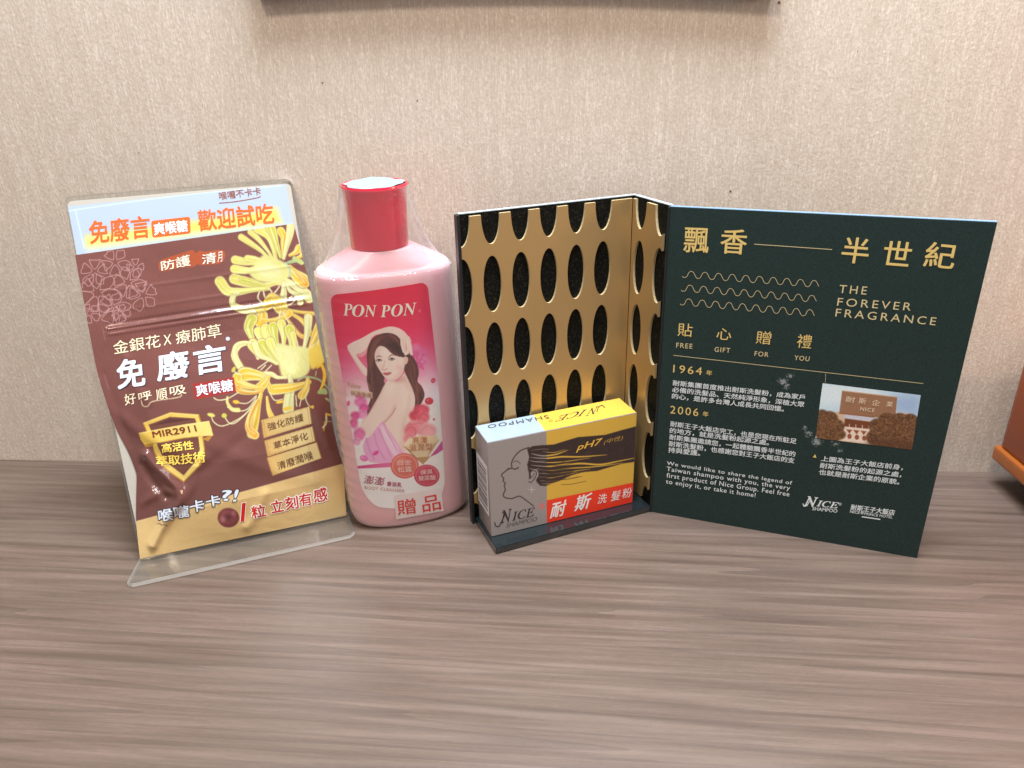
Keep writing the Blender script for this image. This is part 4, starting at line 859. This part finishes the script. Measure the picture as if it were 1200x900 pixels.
def pouch_h(u, v):
    uL = np.interp(v, edL[ordL, 1], edL[ordL, 0]); uR = np.interp(v, edR[ordR, 1], edR[ordR, 0])
    s_ = np.clip((u-uL)/(uR-uL), 0, 1); t = np.clip(v/.170, 0, 1)
    B = np.interp(t, [0, .04, .15, .3, .5, .68, .76, 1], [.0028, .0050, .0100, .0115, .0085, .0035, .0014, .0010])
    e = np.clip(s_/.16, 0, 1)*np.clip((1-s_)/.16, 0, 1)
    h = .0006+B*(np.sin(math.pi*s_)**.8)*(.35+.65*e)
    fade = np.clip(np.minimum(s_, 1-s_)/.05, 0, 1)
    for Q, hg, wd in creases:
        best = np.full(u.shape, 1e9)
        for i in range(len(Q)-1):
            a, d = Q[i], Q[i+1]-Q[i]; k = np.clip(((u-a[0])*d[0]+(v-a[1])*d[1])/(d@d), 0, 1); best = np.minimum(best, np.hypot(u-a[0]-k*d[0], v-a[1]-k*d[1]))
        h = h+hg*np.exp(-(best/wd)**2)*fade
    zv = zipl[0, 1]+(u-zipl[0, 0])*(zipl[2, 1]-zipl[0, 1])/(zipl[2, 0]-zipl[0, 0]); inz = np.clip((u-zipl[0, 0]-.001)/.002, 0, 1)
    for off, a in ((0, .0006), (.0028, -.0004), (-.0030, .0004), (.010, .0002), (.022, .0002)): h = h+a*np.exp(-((v-zv-off)/.0011)**2)*inz*fade
    h = h+fade*(.00016*np.sin(u*110+v*60+3*np.sin(v*41))+.00014*np.sin(u*70-v*150+1+2*np.sin(u*57)))
    return h
class Pouch(Plane):
    soft = 2.6
    def hit(s, px, py):
        px = np.asarray(px, float); py = np.asarray(py, float); d = rayd(px, py); h = np.full(px.shape, .004)
        for _ in range(12):
            t = (((s.A-CAM)@s.n)+h)/(d@s.n); X = CAM+t[..., None]*d; e = X-s.A; h = .6*pouch_h(e@s.u, e@s.v)+.4*h
        u, v = e@s.u, e@s.v; q = 3e-4
        gx = (pouch_h(u+q, v)-pouch_h(u-q, v))/(2*q); gy = (pouch_h(u, v+q)-pouch_h(u, v-q))/(2*q)
        n = s.n-gx[..., None]*s.u-gy[..., None]*s.v; n /= np.linalg.norm(n, axis=-1)[..., None]
        return X, n
PS = Pouch(A0, au, av)
po = empty('candy_pouch', tuple(A0+Z*.002), 'brown foil throat candy pouch with yellow honeysuckle artwork on the acrylic stand', 'pouch')
BR = (114, 68, 62)
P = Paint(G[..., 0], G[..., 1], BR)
X_, Y_ = P.X, P.Y
# fine printed hatching near the top, vertical rib lower down
hat = .5+.5*np.sin((X_*.75-Y_*1.0)*2.4); P.C += (hat*3*np.clip((330-Y_)/25, 0, 1))[:, None]
P.C += (4*np.sin(X_*1.9+Y_*.4)*np.clip((Y_-330)/20, 0, 1)*np.clip((430-Y_)/20, 0, 1))[:, None]
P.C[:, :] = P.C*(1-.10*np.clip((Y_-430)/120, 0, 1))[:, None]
LN_ = (206, 166, 168)
def outline_flower(cx, cy, R, n, ph, wob_=.18):
    for k in range(n):
        a = ph+2*math.pi*k/n; c_, s__ = math.cos(a), math.sin(a)
        pts = [(cx+c_*R*.2, cy+s__*R*.2)]
        for t, wd in ((.45, .22), (.75, .34), (1.0, .22), (1.06, 0), (.98, -.2), (.72, -.32), (.42, -.2)):
            j = 1+wob_*math.sin(k*7+t*9); pts.append((cx+(c_*t-s__*wd)*R*j, cy+(s__*t+c_*wd)*R*j))
        pts.append((cx+c_*R*.2, cy+s__*R*.2)); P.line(pts, .55, LN_, soft=.4, a=.85)
P.T = (60, 190, 1200/360)
for a in ((250, 390, 55, 5, .3), (180, 510, 75, 7, 1), (300, 470, 62, 6, .2), (360, 520, 58, 5, 2), (240, 570, 62, 6, .9), (170, 430, 55, 5, 2.2), (330, 410, 36, 4, 1.5), (150, 590, 40, 5, .5), (270, 590, 36, 5, 0)): outline_flower(*a)
# honeysuckle
Y1, Y2, Y3, YO, YO2, PALE, STK_, GRN = (228, 220, 120), (206, 204, 92), (240, 234, 176), (244, 196, 70), (232, 166, 60), (226, 226, 172), (238, 232, 196), (142, 152, 110)
FA = (240, 260, 5.625); FB = (240, 380, 5.625)
def petal(T, pts, wd, col, hi_=None, tp='drop'):
    wd = wd*.80; P.T = T; P.line(pts, wd*1.16, (140, 110, 66), taper=tp, soft=.7, a=.55); P.line(pts, wd, Y3, taper=tp, soft=.6); P.line(pts, wd*.80, col, taper=tp, soft=.8)
    Q = cr(np.array(pts, float), 6); d_ = np.gradient(Q, axis=0); d_ /= np.linalg.norm(d_, axis=1)[:, None]+1e-9; nn_ = np.stack([-d_[:, 1], d_[:, 0]], 1)
    wp = (.35+.65*np.sin(np.linspace(0, math.pi, len(Q))*.5)**1.5)[:, None]
    for o_ in np.arange(-.34, .35, .17 if wd > 8 else .28):
        cc = random.choice([np.array(col)*.84, np.array(col)*.90, (246, 244, 214), (240, 238, 190)]); a0, a1 = sorted((random.randint(0, len(Q)//2), random.randint(len(Q)//2, len(Q))))
        if a1-a0 > 3: P.line(Q[a0:a1]+nn_[a0:a1]*o_*wd*T[2]*wp[a0:a1], .75, cc, soft=.5, a=.7, smooth=False, taper='both')
    P.line([(a+6, b+5) for a, b in pts], wd*.16, np.array(col)*.88, taper='both', soft=1.0, a=.6)
    P.line([(a-5, b-4) for a, b in pts], wd*.16, (246, 242, 196), taper='both', soft=.8, a=.7)
# upper flower cluster
for pts, wd, col in (([(430, 250), (370, 190), (300, 140), (240, 100)], 9, Y1), ([(450, 240), (400, 170), (350, 110), (300, 66)], 8, Y1), ([(470, 260), (450, 160), (420, 90), (350, 45)], 13, Y1), ([(500, 230), (470, 140), (450, 70), (430, 30)], 13, Y2), ([(520, 230), (515, 150), (520, 100), (500, 60)], 11, YO), ([(520, 240), (540, 160), (560, 80), (570, -10)], 12, PALE),
        ([(560, 220), (600, 200), (620, 170)], 10, YO), ([(600, 240), (640, 220), (640, 190)], 8, YO),
        ([(430, 290), (330, 270), (260, 262), (200, 250)], 12, Y1), ([(440, 280), (380, 260), (330, 245), (280, 240)], 9, Y1), ([(420, 320), (330, 320), (260, 320), (195, 310)], 12, Y1), ([(480, 400), (380, 420), (280, 400), (195, 375)], 15, Y1), ([(420, 440), (300, 450), (220, 460), (150, 455), (100, 392)], 15, Y1), ([(420, 430), (330, 400), (250, 380)], 10, Y2),
        ([(500, 370), (560, 400), (640, 450), (690, 500)], 15, PALE), ([(560, 300), (600, 350), (650, 390)], 20, YO), ([(600, 330), (640, 370), (665, 410)], 10, YO2), ([(540, 400), (560, 450), (620, 490), (630, 530)], 9, PALE)): petal(FA, pts, wd, col)
P.T = FA
P.poly([(350, 250), (400, 215), (470, 240), (540, 280), (570, 330), (540, 380), (500, 420), (440, 400), (350, 390), (300, 350), (290, 310), (320, 290)], (226, 222, 150), 1.4); P.poly([(350, 290), (420, 260), (480, 300), (500, 350), (420, 380), (360, 350)], (234, 230, 178), 3, a=.8)
for k in range(30):
    x0, y0 = rng.uniform(300, 480), rng.uniform(260, 400); P.line([(x0, y0), (x0+rng.uniform(30, 90), y0+rng.uniform(-20, 30))], .8, random.choice([Y3, (214, 206, 120), (240, 236, 190)]), soft=.8, a=.5, taper='both')
for pts in ([(420, 440), (440, 470), (380, 540), (350, 560)], [(360, 460), (350, 500), (375, 530)], [(385, 450), (400, 500), (440, 490)], [(490, 430), (440, 490), (400, 520)], [(600, 480), (590, 520), (560, 545), (530, 540)], [(575, 490), (560, 500)]): P.line(pts, 1.6, STK_, soft=.5)
petal(FA, [(520, 400), (520, 470), (510, 540), (520, 600)], 15, PALE); petal(FA, [(220, 470), (180, 500), (190, 550), (260, 580), (350, 575)], 12, Y3); petal(FA, [(200, 470), (185, 540), (210, 560)], 9, PALE)
for pts, wd, col in (([(360, 600), (400, 560), (460, 520), (500, 560)], 20, YO), ([(400, 520), (440, 490), (480, 530)], 13, YO), ([(350, 580), (380, 610), (370, 660)], 18, YO), ([(500, 560), (600, 590), (730, 605), (770, 610)], 6, YO), ([(500, 570), (580, 610), (650, 660), (700, 740)], 7, YO), ([(490, 580), (560, 660), (620, 740), (660, 760)], 6, YO2), ([(380, 640), (440, 650), (520, 630), (560, 600)], 10, YO), ([(400, 680), (420, 700), (440, 760)], 8, YO2)): petal(FA, pts, wd, col)
for pts in ([(280, 620), (300, 640), (345, 610)], [(500, 580), (490, 640), (500, 700)], [(520, 600), (560, 680), (600, 760), (620, 850)], [(395, 700), (410, 720)]): P.T = FA; P.line(pts, 1.4, STK_)
P.ell((288, 632), 10, 18, YO, -40)
# middle cluster
for pts, wd, col in (([(330, 800), (300, 740), (290, 690), (310, 640)], 16, Y2), ([(400, 830), (370, 770), (350, 720)], 12, Y1), ([(440, 820), (410, 760), (400, 700)], 13, Y1), ([(480, 820), (460, 750), (450, 690)], 14, Y2), ([(520, 810), (520, 740), (505, 670)], 13, Y1), ([(570, 830), (570, 760), (560, 710)], 15, Y2), ([(600, 850), (590, 800), (580, 740)], 9, Y1), ([(650, 850), (670, 760), (680, 690), (682, 630)], 12, PALE), ([(690, 850), (720, 780), (750, 720), (770, 680)], 18, YO), ([(700, 830), (740, 800), (770, 740)], 8, Y3), ([(720, 900), (760, 830), (790, 790)], 20, YO),
        ([(350, 900), (320, 840), (280, 800), (220, 820), (195, 880), (230, 950)], 10, Y3), ([(420, 900), (370, 870), (320, 810)], 17, Y1), ([(470, 930), (420, 870), (380, 810)], 17, Y2), ([(480, 900), (450, 840), (430, 790)], 13, Y1)): petal(FA, pts, wd, col)
P.T = FB
P.poly([(470, 130), (560, 140), (660, 150), (690, 180), (690, 300), (640, 350), (560, 360), (510, 340), (490, 270), (470, 220)], (224, 222, 158), 1.2); P.poly([(480, 160), (600, 180), (620, 260), (560, 320), (500, 260)], (236, 232, 180), 3, a=.7)
P.poly([(690, 170), (770, 130), (790, 160), (790, 240), (760, 270), (700, 290)], (238, 206, 96), 1.2)
for k in range(30):
    x0, y0 = rng.uniform(480, 660), rng.uniform(150, 330); P.line([(x0, y0), (x0+rng.uniform(-10, 30), y0+rng.uniform(20, 60))], .8, random.choice([Y3, (210, 204, 110), (226, 200, 80)]), soft=.8, a=.5, taper='both')
for pts, wd, col in (([(340, 130), (250, 120), (200, 150), (205, 220), (240, 290), (300, 310)], 9, Y3), ([(480, 260), (420, 230), (360, 200), (330, 130)], 9, Y3), ([(540, 350), (480, 350), (440, 330), (380, 330)], 8, Y3), ([(560, 340), (570, 420), (555, 480), (550, 560)], 16, PALE), ([(690, 380), (640, 400), (560, 420), (450, 430)], 15, YO), ([(680, 350), (670, 420), (640, 470)], 12, YO)): petal(FB, pts, wd, col)
for pts, wd, col in (([(430, 420), (380, 350), (300, 330), (260, 330)], 20, YO), ([(420, 350), (400, 380), (360, 420)], 14, YO), ([(380, 420), (300, 410), (220, 380), (215, 350)], 14, YO), ([(380, 440), (310, 450), (240, 440), (220, 420)], 10, YO2), ([(370, 460), (350, 540), (330, 640), (310, 720)], 14, YO), ([(350, 500), (300, 600), (290, 680), (330, 730)], 12, YO2), ([(410, 480), (420, 560), (440, 610)], 8, YO), ([(150, 480), (150, 520), (180, 560), (220, 565)], 6, Y1)): petal(FB, pts, wd, col)
for pts in ([(340, 470), (280, 520), (210, 515)], [(340, 480), (280, 560), (200, 570), (150, 545)], [(340, 500), (270, 590), (200, 650), (160, 650), (128, 605)], [(300, 560), (230, 620), (120, 670), (60, 645), (42, 600)], [(60, 485), (90, 500), (150, 490), (220, 450)], [(430, 455), (460, 500), (510, 495)], [(250, 330), (210, 325), (190, 300)], [(640, 470), (625, 540)], [(680, 440), (665, 490), (690, 540), (710, 545)], [(400, 270), (370, 300)], [(350, 290), (420, 240)], [(440, 270), (400, 310)], [(600, 470), (605, 540)]): P.T = FB; P.line(pts, 1.15, STK_)
for c_, rx, ry, col, ro in (((190, 298), 20, 11, (210, 204, 90), -60), ((206, 512), 22, 12, YO, 10), ((128, 602), 17, 15, (206, 208, 90), 0), ((42, 598), 26, 12, Y1, 15), ((710, 545), 10, 11, YO, 0), ((545, 555), 30, 12, YO, -10), ((495, 512), 26, 10, YO, -10)): P.ell(c_, rx, ry, col, ro)
for pts, wd, col in (([(800, 590), (830, 600)], 8, YO), ([(790, 640), (785, 700)], 4, YO), ([(800, 600), (800, 650), (780, 680)], 2, STK_), ([(615, 370), (650, 350), (700, 350), (760, 370), (830, 440)], 2.2, GRN), ([(730, 340), (735, 310)], 5, GRN), ([(750, 450), (780, 440), (800, 455)], 7, (150, 164, 104)), ([(800, 490), (830, 510)], 8, (160, 172, 112)), ([(810, 640), (840, 640)], 4, GRN), ([(740, 290), (770, 270), (790, 330), (780, 390), (760, 430)], 4, YO)): P.T = FB; P.line(pts, wd, col, taper='both' if wd > 3 else None)
P.T = FA; P.line([(540, 270), (580, 260), (640, 250)], 4, (150, 168, 120), taper='both'); P.line([(590, 240), (640, 270)], 5, (170, 180, 110)); P.line([(530, 270), (560, 310), (560, 360)], 2, (160, 176, 150))
# tan band
P.T = (0, 0, 1)
P.poly([(140, 616.5), (401.8, 543.6), (430, 536), (430, 700), (140, 700)], (236, 202, 150), .4, False)
P.line([(140, 616.5), (401.8, 543.6), (430, 536)], .7, (250, 226, 180), smooth=False, a=.6)
# hang hole showing the printed card behind
P.T = T1
P.poly([(428, 384), (470, 368), (540, 346), (556, 345), (565, 356), (580, 345), (600, 350), (660, 343), (676, 350), (678, 372), (660, 395), (590, 403), (572, 398), (552, 410), (500, 414), (436, 427), (420, 412)], (164, 78, 46), .4)
# zip line with its highlight painted in beside it, and side seam
P.line([(205, 650), (480, 612), (740, 578), (900, 560)], .7, (92, 54, 54), a=.7); P.line([(205, 664), (480, 626), (740, 590)], .8, (160, 118, 112), a=.5); P.line([(200, 645), (210, 695)], .6, (150, 104, 100), a=.8)
# shield
SH = (130, 450, 711/150); P.T = SH; G1, G2, G3 = (236, 196, 92), (190, 140, 50), (252, 224, 140)
P.poly([(176, 216), (330, 156), (490, 168), (500, 205), (522, 360), (518, 420), (490, 460), (404, 546), (310, 480), (262, 430), (236, 370), (230, 330)], G2, .4, False)
P.poly([(184, 218), (330, 162), (484, 173), (494, 205), (516, 360), (510, 418), (484, 456), (404, 538), (314, 474), (268, 426), (242, 366)], G1, .4, False, col2=G3, axis=((200, 200), (500, 480)))
P.poly([(208, 226), (328, 182), (466, 190), (474, 210), (494, 360), (484, 410), (462, 440), (404, 508), (330, 452), (288, 406), (262, 350)], (104, 62, 50), .4, False)
P.poly([(226, 232), (326, 192), (460, 196)], (80, 44, 40), .5, False); P.line([(184, 218), (330, 162), (484, 173)], .8, (255, 238, 180), smooth=False)
P.poly([(154, 272), (190, 268), (200, 348), (166, 308)], G2, .4, False); P.poly([(170, 300), (240, 318), (232, 346), (192, 350)], G2, .4, False)
P.poly([(520, 300), (566, 284), (540, 318), (498, 300)], G2, .4, False)
P.poly([(154, 272), (260, 252), (400, 226), (545, 205), (556, 240), (568, 286), (500, 290), (400, 302), (290, 322), (188, 340), (166, 310)], G1, .4, False, col2=G3, axis=((200, 330), (420, 240)))
P.line([(158, 274), (260, 254), (400, 228), (543, 208)], .7, (255, 240, 190), smooth=False, a=.8); P.line([(188, 338), (290, 320), (400, 300), (500, 289)], .6, G2, smooth=False)
# tags
for q in ([(368, 632), (692, 540), (708, 655), (386, 752)], [(390, 768), (712, 672), (732, 770), (412, 874)]):
    P.T = FB; P.poly(q, (150, 104, 62), .35, False); c_ = np.mean(q, 0); P.poly([tuple(c_+(np.array(a)-c_)*.965) for a in q], (214, 172, 110), .35, False, col2=(246, 226, 170), axis=(q[0], q[1])); P.poly([tuple(c_+(np.array(a)-c_)*.90) for a in q], (150, 104, 62), .3, False, a=.5); P.poly([tuple(c_+(np.array(a)-c_)*.88) for a in q], (216, 176, 114), .35, False, col2=(248, 228, 176), axis=(q[0], q[1]))
T2 = (80, 380, 956/340); P.T = T2; q = [(653, 440), (820, 388), (836, 441), (672, 500)]; c_ = np.mean(q, 0)
P.poly(q, (150, 104, 62), .35, False); P.poly([tuple(c_+(np.array(a)-c_)*.965) for a in q], (214, 172, 110), .35, False, col2=(246, 226, 170), axis=(q[0], q[1])); P.poly([tuple(c_+(np.array(a)-c_)*.88) for a in q], (216, 176, 114), .35, False, col2=(248, 228, 176), axis=(q[0], q[1]))
# red tab under the small name
P.poly([(410, 196), (545, 174), (553, 222), (417, 248)], (150, 44, 40), .5, False)
P.T = T2; P.line([(240, 250), (246, 268), (262, 270), (280, 254), (365, 240), (370, 226)], 1.0, (236, 222, 190))
# lozenge, birds
T9 = (130, 560, 4); P.T = T9
P.ell((551, 187), 51, 46, (112, 52, 56), soft=.6); P.ell((545, 180), 36, 32, (142, 78, 80), soft=3, a=.8); P.ell((552, 184), 18, 16, (84, 36, 42), soft=3, a=.8); P.ell((524, 196), 12, 14, (186, 130, 130), soft=2, a=.6); P.ell((575, 165), 9, 12, (176, 120, 120), soft=2, a=.5)
P.line([(218, 216), (228, 214), (238, 222), (246, 218), (264, 225)], .9, (86, 52, 44))
br_ = (P.C[:, :1] > 180); P.C[:, :] = np.where(br_, P.C*np.array([.87, .86, .79]), P.C); P.grain(.014)
M_pouch = vcmat('pouch_foil', .21, .55, coat=.55, bump=(60, .12, .0010))
n_, l_ = M_pouch.node_tree.nodes, M_pouch.node_tree.links; vo = n_.new('ShaderNodeTexVoronoi'); vo.feature = 'DISTANCE_TO_EDGE'; vo.inputs['Scale'].default_value = 34
tc_ = n_.new('ShaderNodeTexCoord'); nz = n_.new('ShaderNodeTexNoise'); nz.inputs['Scale'].default_value = 26; nz.inputs['Detail'].default_value = 4; l_.new(tc_.outputs['Object'], nz.inputs['Vector'])
av_ = n_.new('ShaderNodeMix'); av_.data_type = 'VECTOR'; av_.inputs[0].default_value = .06; l_.new(tc_.outputs['Object'], av_.inputs[4]); l_.new(nz.outputs['Color'], av_.inputs[5]); l_.new(av_.outputs[1], vo.inputs['Vector'])
b2 = n_.new('ShaderNodeBump'); b2.inputs['Strength'].default_value = .22; b2.inputs['Distance'].default_value = .0022; l_.new(vo.outputs['Distance'], b2.inputs['Height'])
ob = [q for q in n_ if q.type == 'BUMP' and q != b2][0]; l_.new(ob.outputs[0], b2.inputs['Normal']); pb = n_['Principled BSDF']; l_.new(b2.outputs[0], pb.inputs['Normal']); l_.new(b2.outputs[0], pb.inputs['Coat Normal'])
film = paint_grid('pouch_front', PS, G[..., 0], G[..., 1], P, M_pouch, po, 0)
# back sheet and side walls of the pouch
iL = np.linspace(0, NYp-1, 60).astype(int); V, Fc = [], []
for side_ in (Lc, Rc):
    k = len(V)
    for i in iL:
        X, n = PS.hit(side_[i:i+1, 0], side_[i:i+1, 1]); d = (X[0]-A0)@SP.n; V += [X[0], X[0]-SP.n*(d-.0004)]
    Fc += [(k+2*i, k+2*i+1, k+2*i+3, k+2*i+2) for i in range(len(iL)-1)]
n_ = len(iL); Fc += [(2*i+1, 2*n_+2*i+1, 2*n_+2*i+3, 2*i+3) for i in range(n_-1)]
mesh('pouch_back', V, Fc, pmat('pouch_back_foil', (120, 76, 76), .35, .5), po)
def pt(s_, *q, T=T1, layer=3, **k): return txt(PS, s_, *q, T=T, root=film, layer=layer, **k)
pt('金銀花', (246, 752), (428, 722), (240, 700), (424, 672), c=(238, 224, 190), bold=.006); pt('X', (440, 716), (470, 711), (438, 676), (468, 671), c=(238, 224, 190)); pt('療肺草', (490, 712), (667, 682), (484, 662), (660, 630), c=(238, 224, 190), bold=.006)
for off, c_, ly in ((4, (70, 44, 56), 2), (0, (222, 236, 250), 4)):
    for ch, q in (('免', ((262, 886), (368, 870), (256, 778), (358, 760))), ('廢', ((418, 856), (542, 838), (412, 752), (534, 732))), ('言', ((562, 832), (684, 812), (556, 728), (676, 706)))):
        pt(ch, *[(a+off, b+off*.7) for a, b in q], c=c_, bold=.035, layer=ly)
pt('®', (684, 698), (698, 696), (682, 684), (696, 682), c=(222, 236, 250), bold=.03)
pt('好', (188, 268), (226, 260), (184, 232), (220, 224), T=T2, c=(236, 222, 190), bold=.01); pt('呼', (234, 254), (276, 246), (230, 226), (272, 218), T=T2, c=(236, 222, 190), bold=.01); pt('順', (292, 252), (328, 245), (288, 216), (324, 208), T=T2, c=(236, 222, 190), bold=.01); pt('吸', (336, 236), (390, 228), (334, 208), (386, 198), T=T2, c=(236, 222, 190), bold=.01)
pt('爽喉糖', (424, 238), (544, 218), (419, 200), (540, 180), T=T2, c=(226, 234, 246), bold=.02)
pt('防護', (432, 424), (545, 404), (428, 388), (540, 360), c=(232, 222, 200), bold=.02); pt('清', (590, 400), (645, 394), (588, 362), (643, 350), c=(238, 232, 215), bold=.01); pt('月', (650, 392), (668, 388), (650, 352), (668, 348), c=(238, 232, 215))
pt('MIR2911', (236, 298), (478, 262), (228, 264), (468, 228), T=SH, c=(112, 48, 30), bold=.022)
pt('高活性', (286, 382), (460, 362), (282, 334), (455, 314), T=SH, c=(248, 214, 96), bold=.03, layer=4); pt('萃取技術', (254, 456), (526, 434), (250, 402), (520, 376), T=SH, c=(248, 214, 96), bold=.03, layer=4)
pt('強化防護', (418, 702), (652, 636), (410, 652), (644, 586), T=FB, c=(104, 66, 46), bold=.004); pt('草本淨化', (458, 826), (682, 756), (450, 778), (672, 706), T=FB, c=(104, 66, 46), bold=.004); pt('清廢潤喉', (692, 480), (808, 443), (686, 455), (800, 416), T=T2, c=(104, 66, 46), bold=.004)
DKO = ((52, 40, 48), .05)
for ch, q in (('喉', ((228, 206), (292, 196), (222, 152), (286, 142))), ('嚨', ((300, 190), (368, 180), (294, 136), (362, 126))), ('卡', ((374, 166), (440, 150), (368, 112), (434, 98))), ('卡', ((450, 140), (516, 124), (444, 90), (508, 76))), ('?', ((528, 108), (562, 104), (520, 60), (566, 54))), ('!', ((572, 112), (586, 110), (584, 56), (600, 54)))):
    pt(ch, *q, T=T9, c=(206, 212, 224), bold=.035 if ch not in '?!' else .02, out=DKO if ch not in '?!' else (DKO[0], .025))
RED = (198, 34, 34); WO = ((246, 240, 234), .06)
pt('1', (608, 204), (640, 199), (600, 120), (632, 114), T=T9, c=RED, bold=.0, out=(WO[0], .022), shear=.12)
for ch, q in (('粒', ((664, 190), (728, 178), (656, 134), (720, 122))), ('立', ((754, 164), (810, 154), (746, 108), (804, 98))), ('刻', ((822, 150), (880, 140), (814, 92), (872, 82))), ('有', ((888, 134), (944, 124), (880, 76), (936, 66))), ('感', ((954, 116), (1016, 104), (946, 54), (1008, 42)))):
    pt(ch, *q, T=T9, c=RED, bold=.025, out=WO)
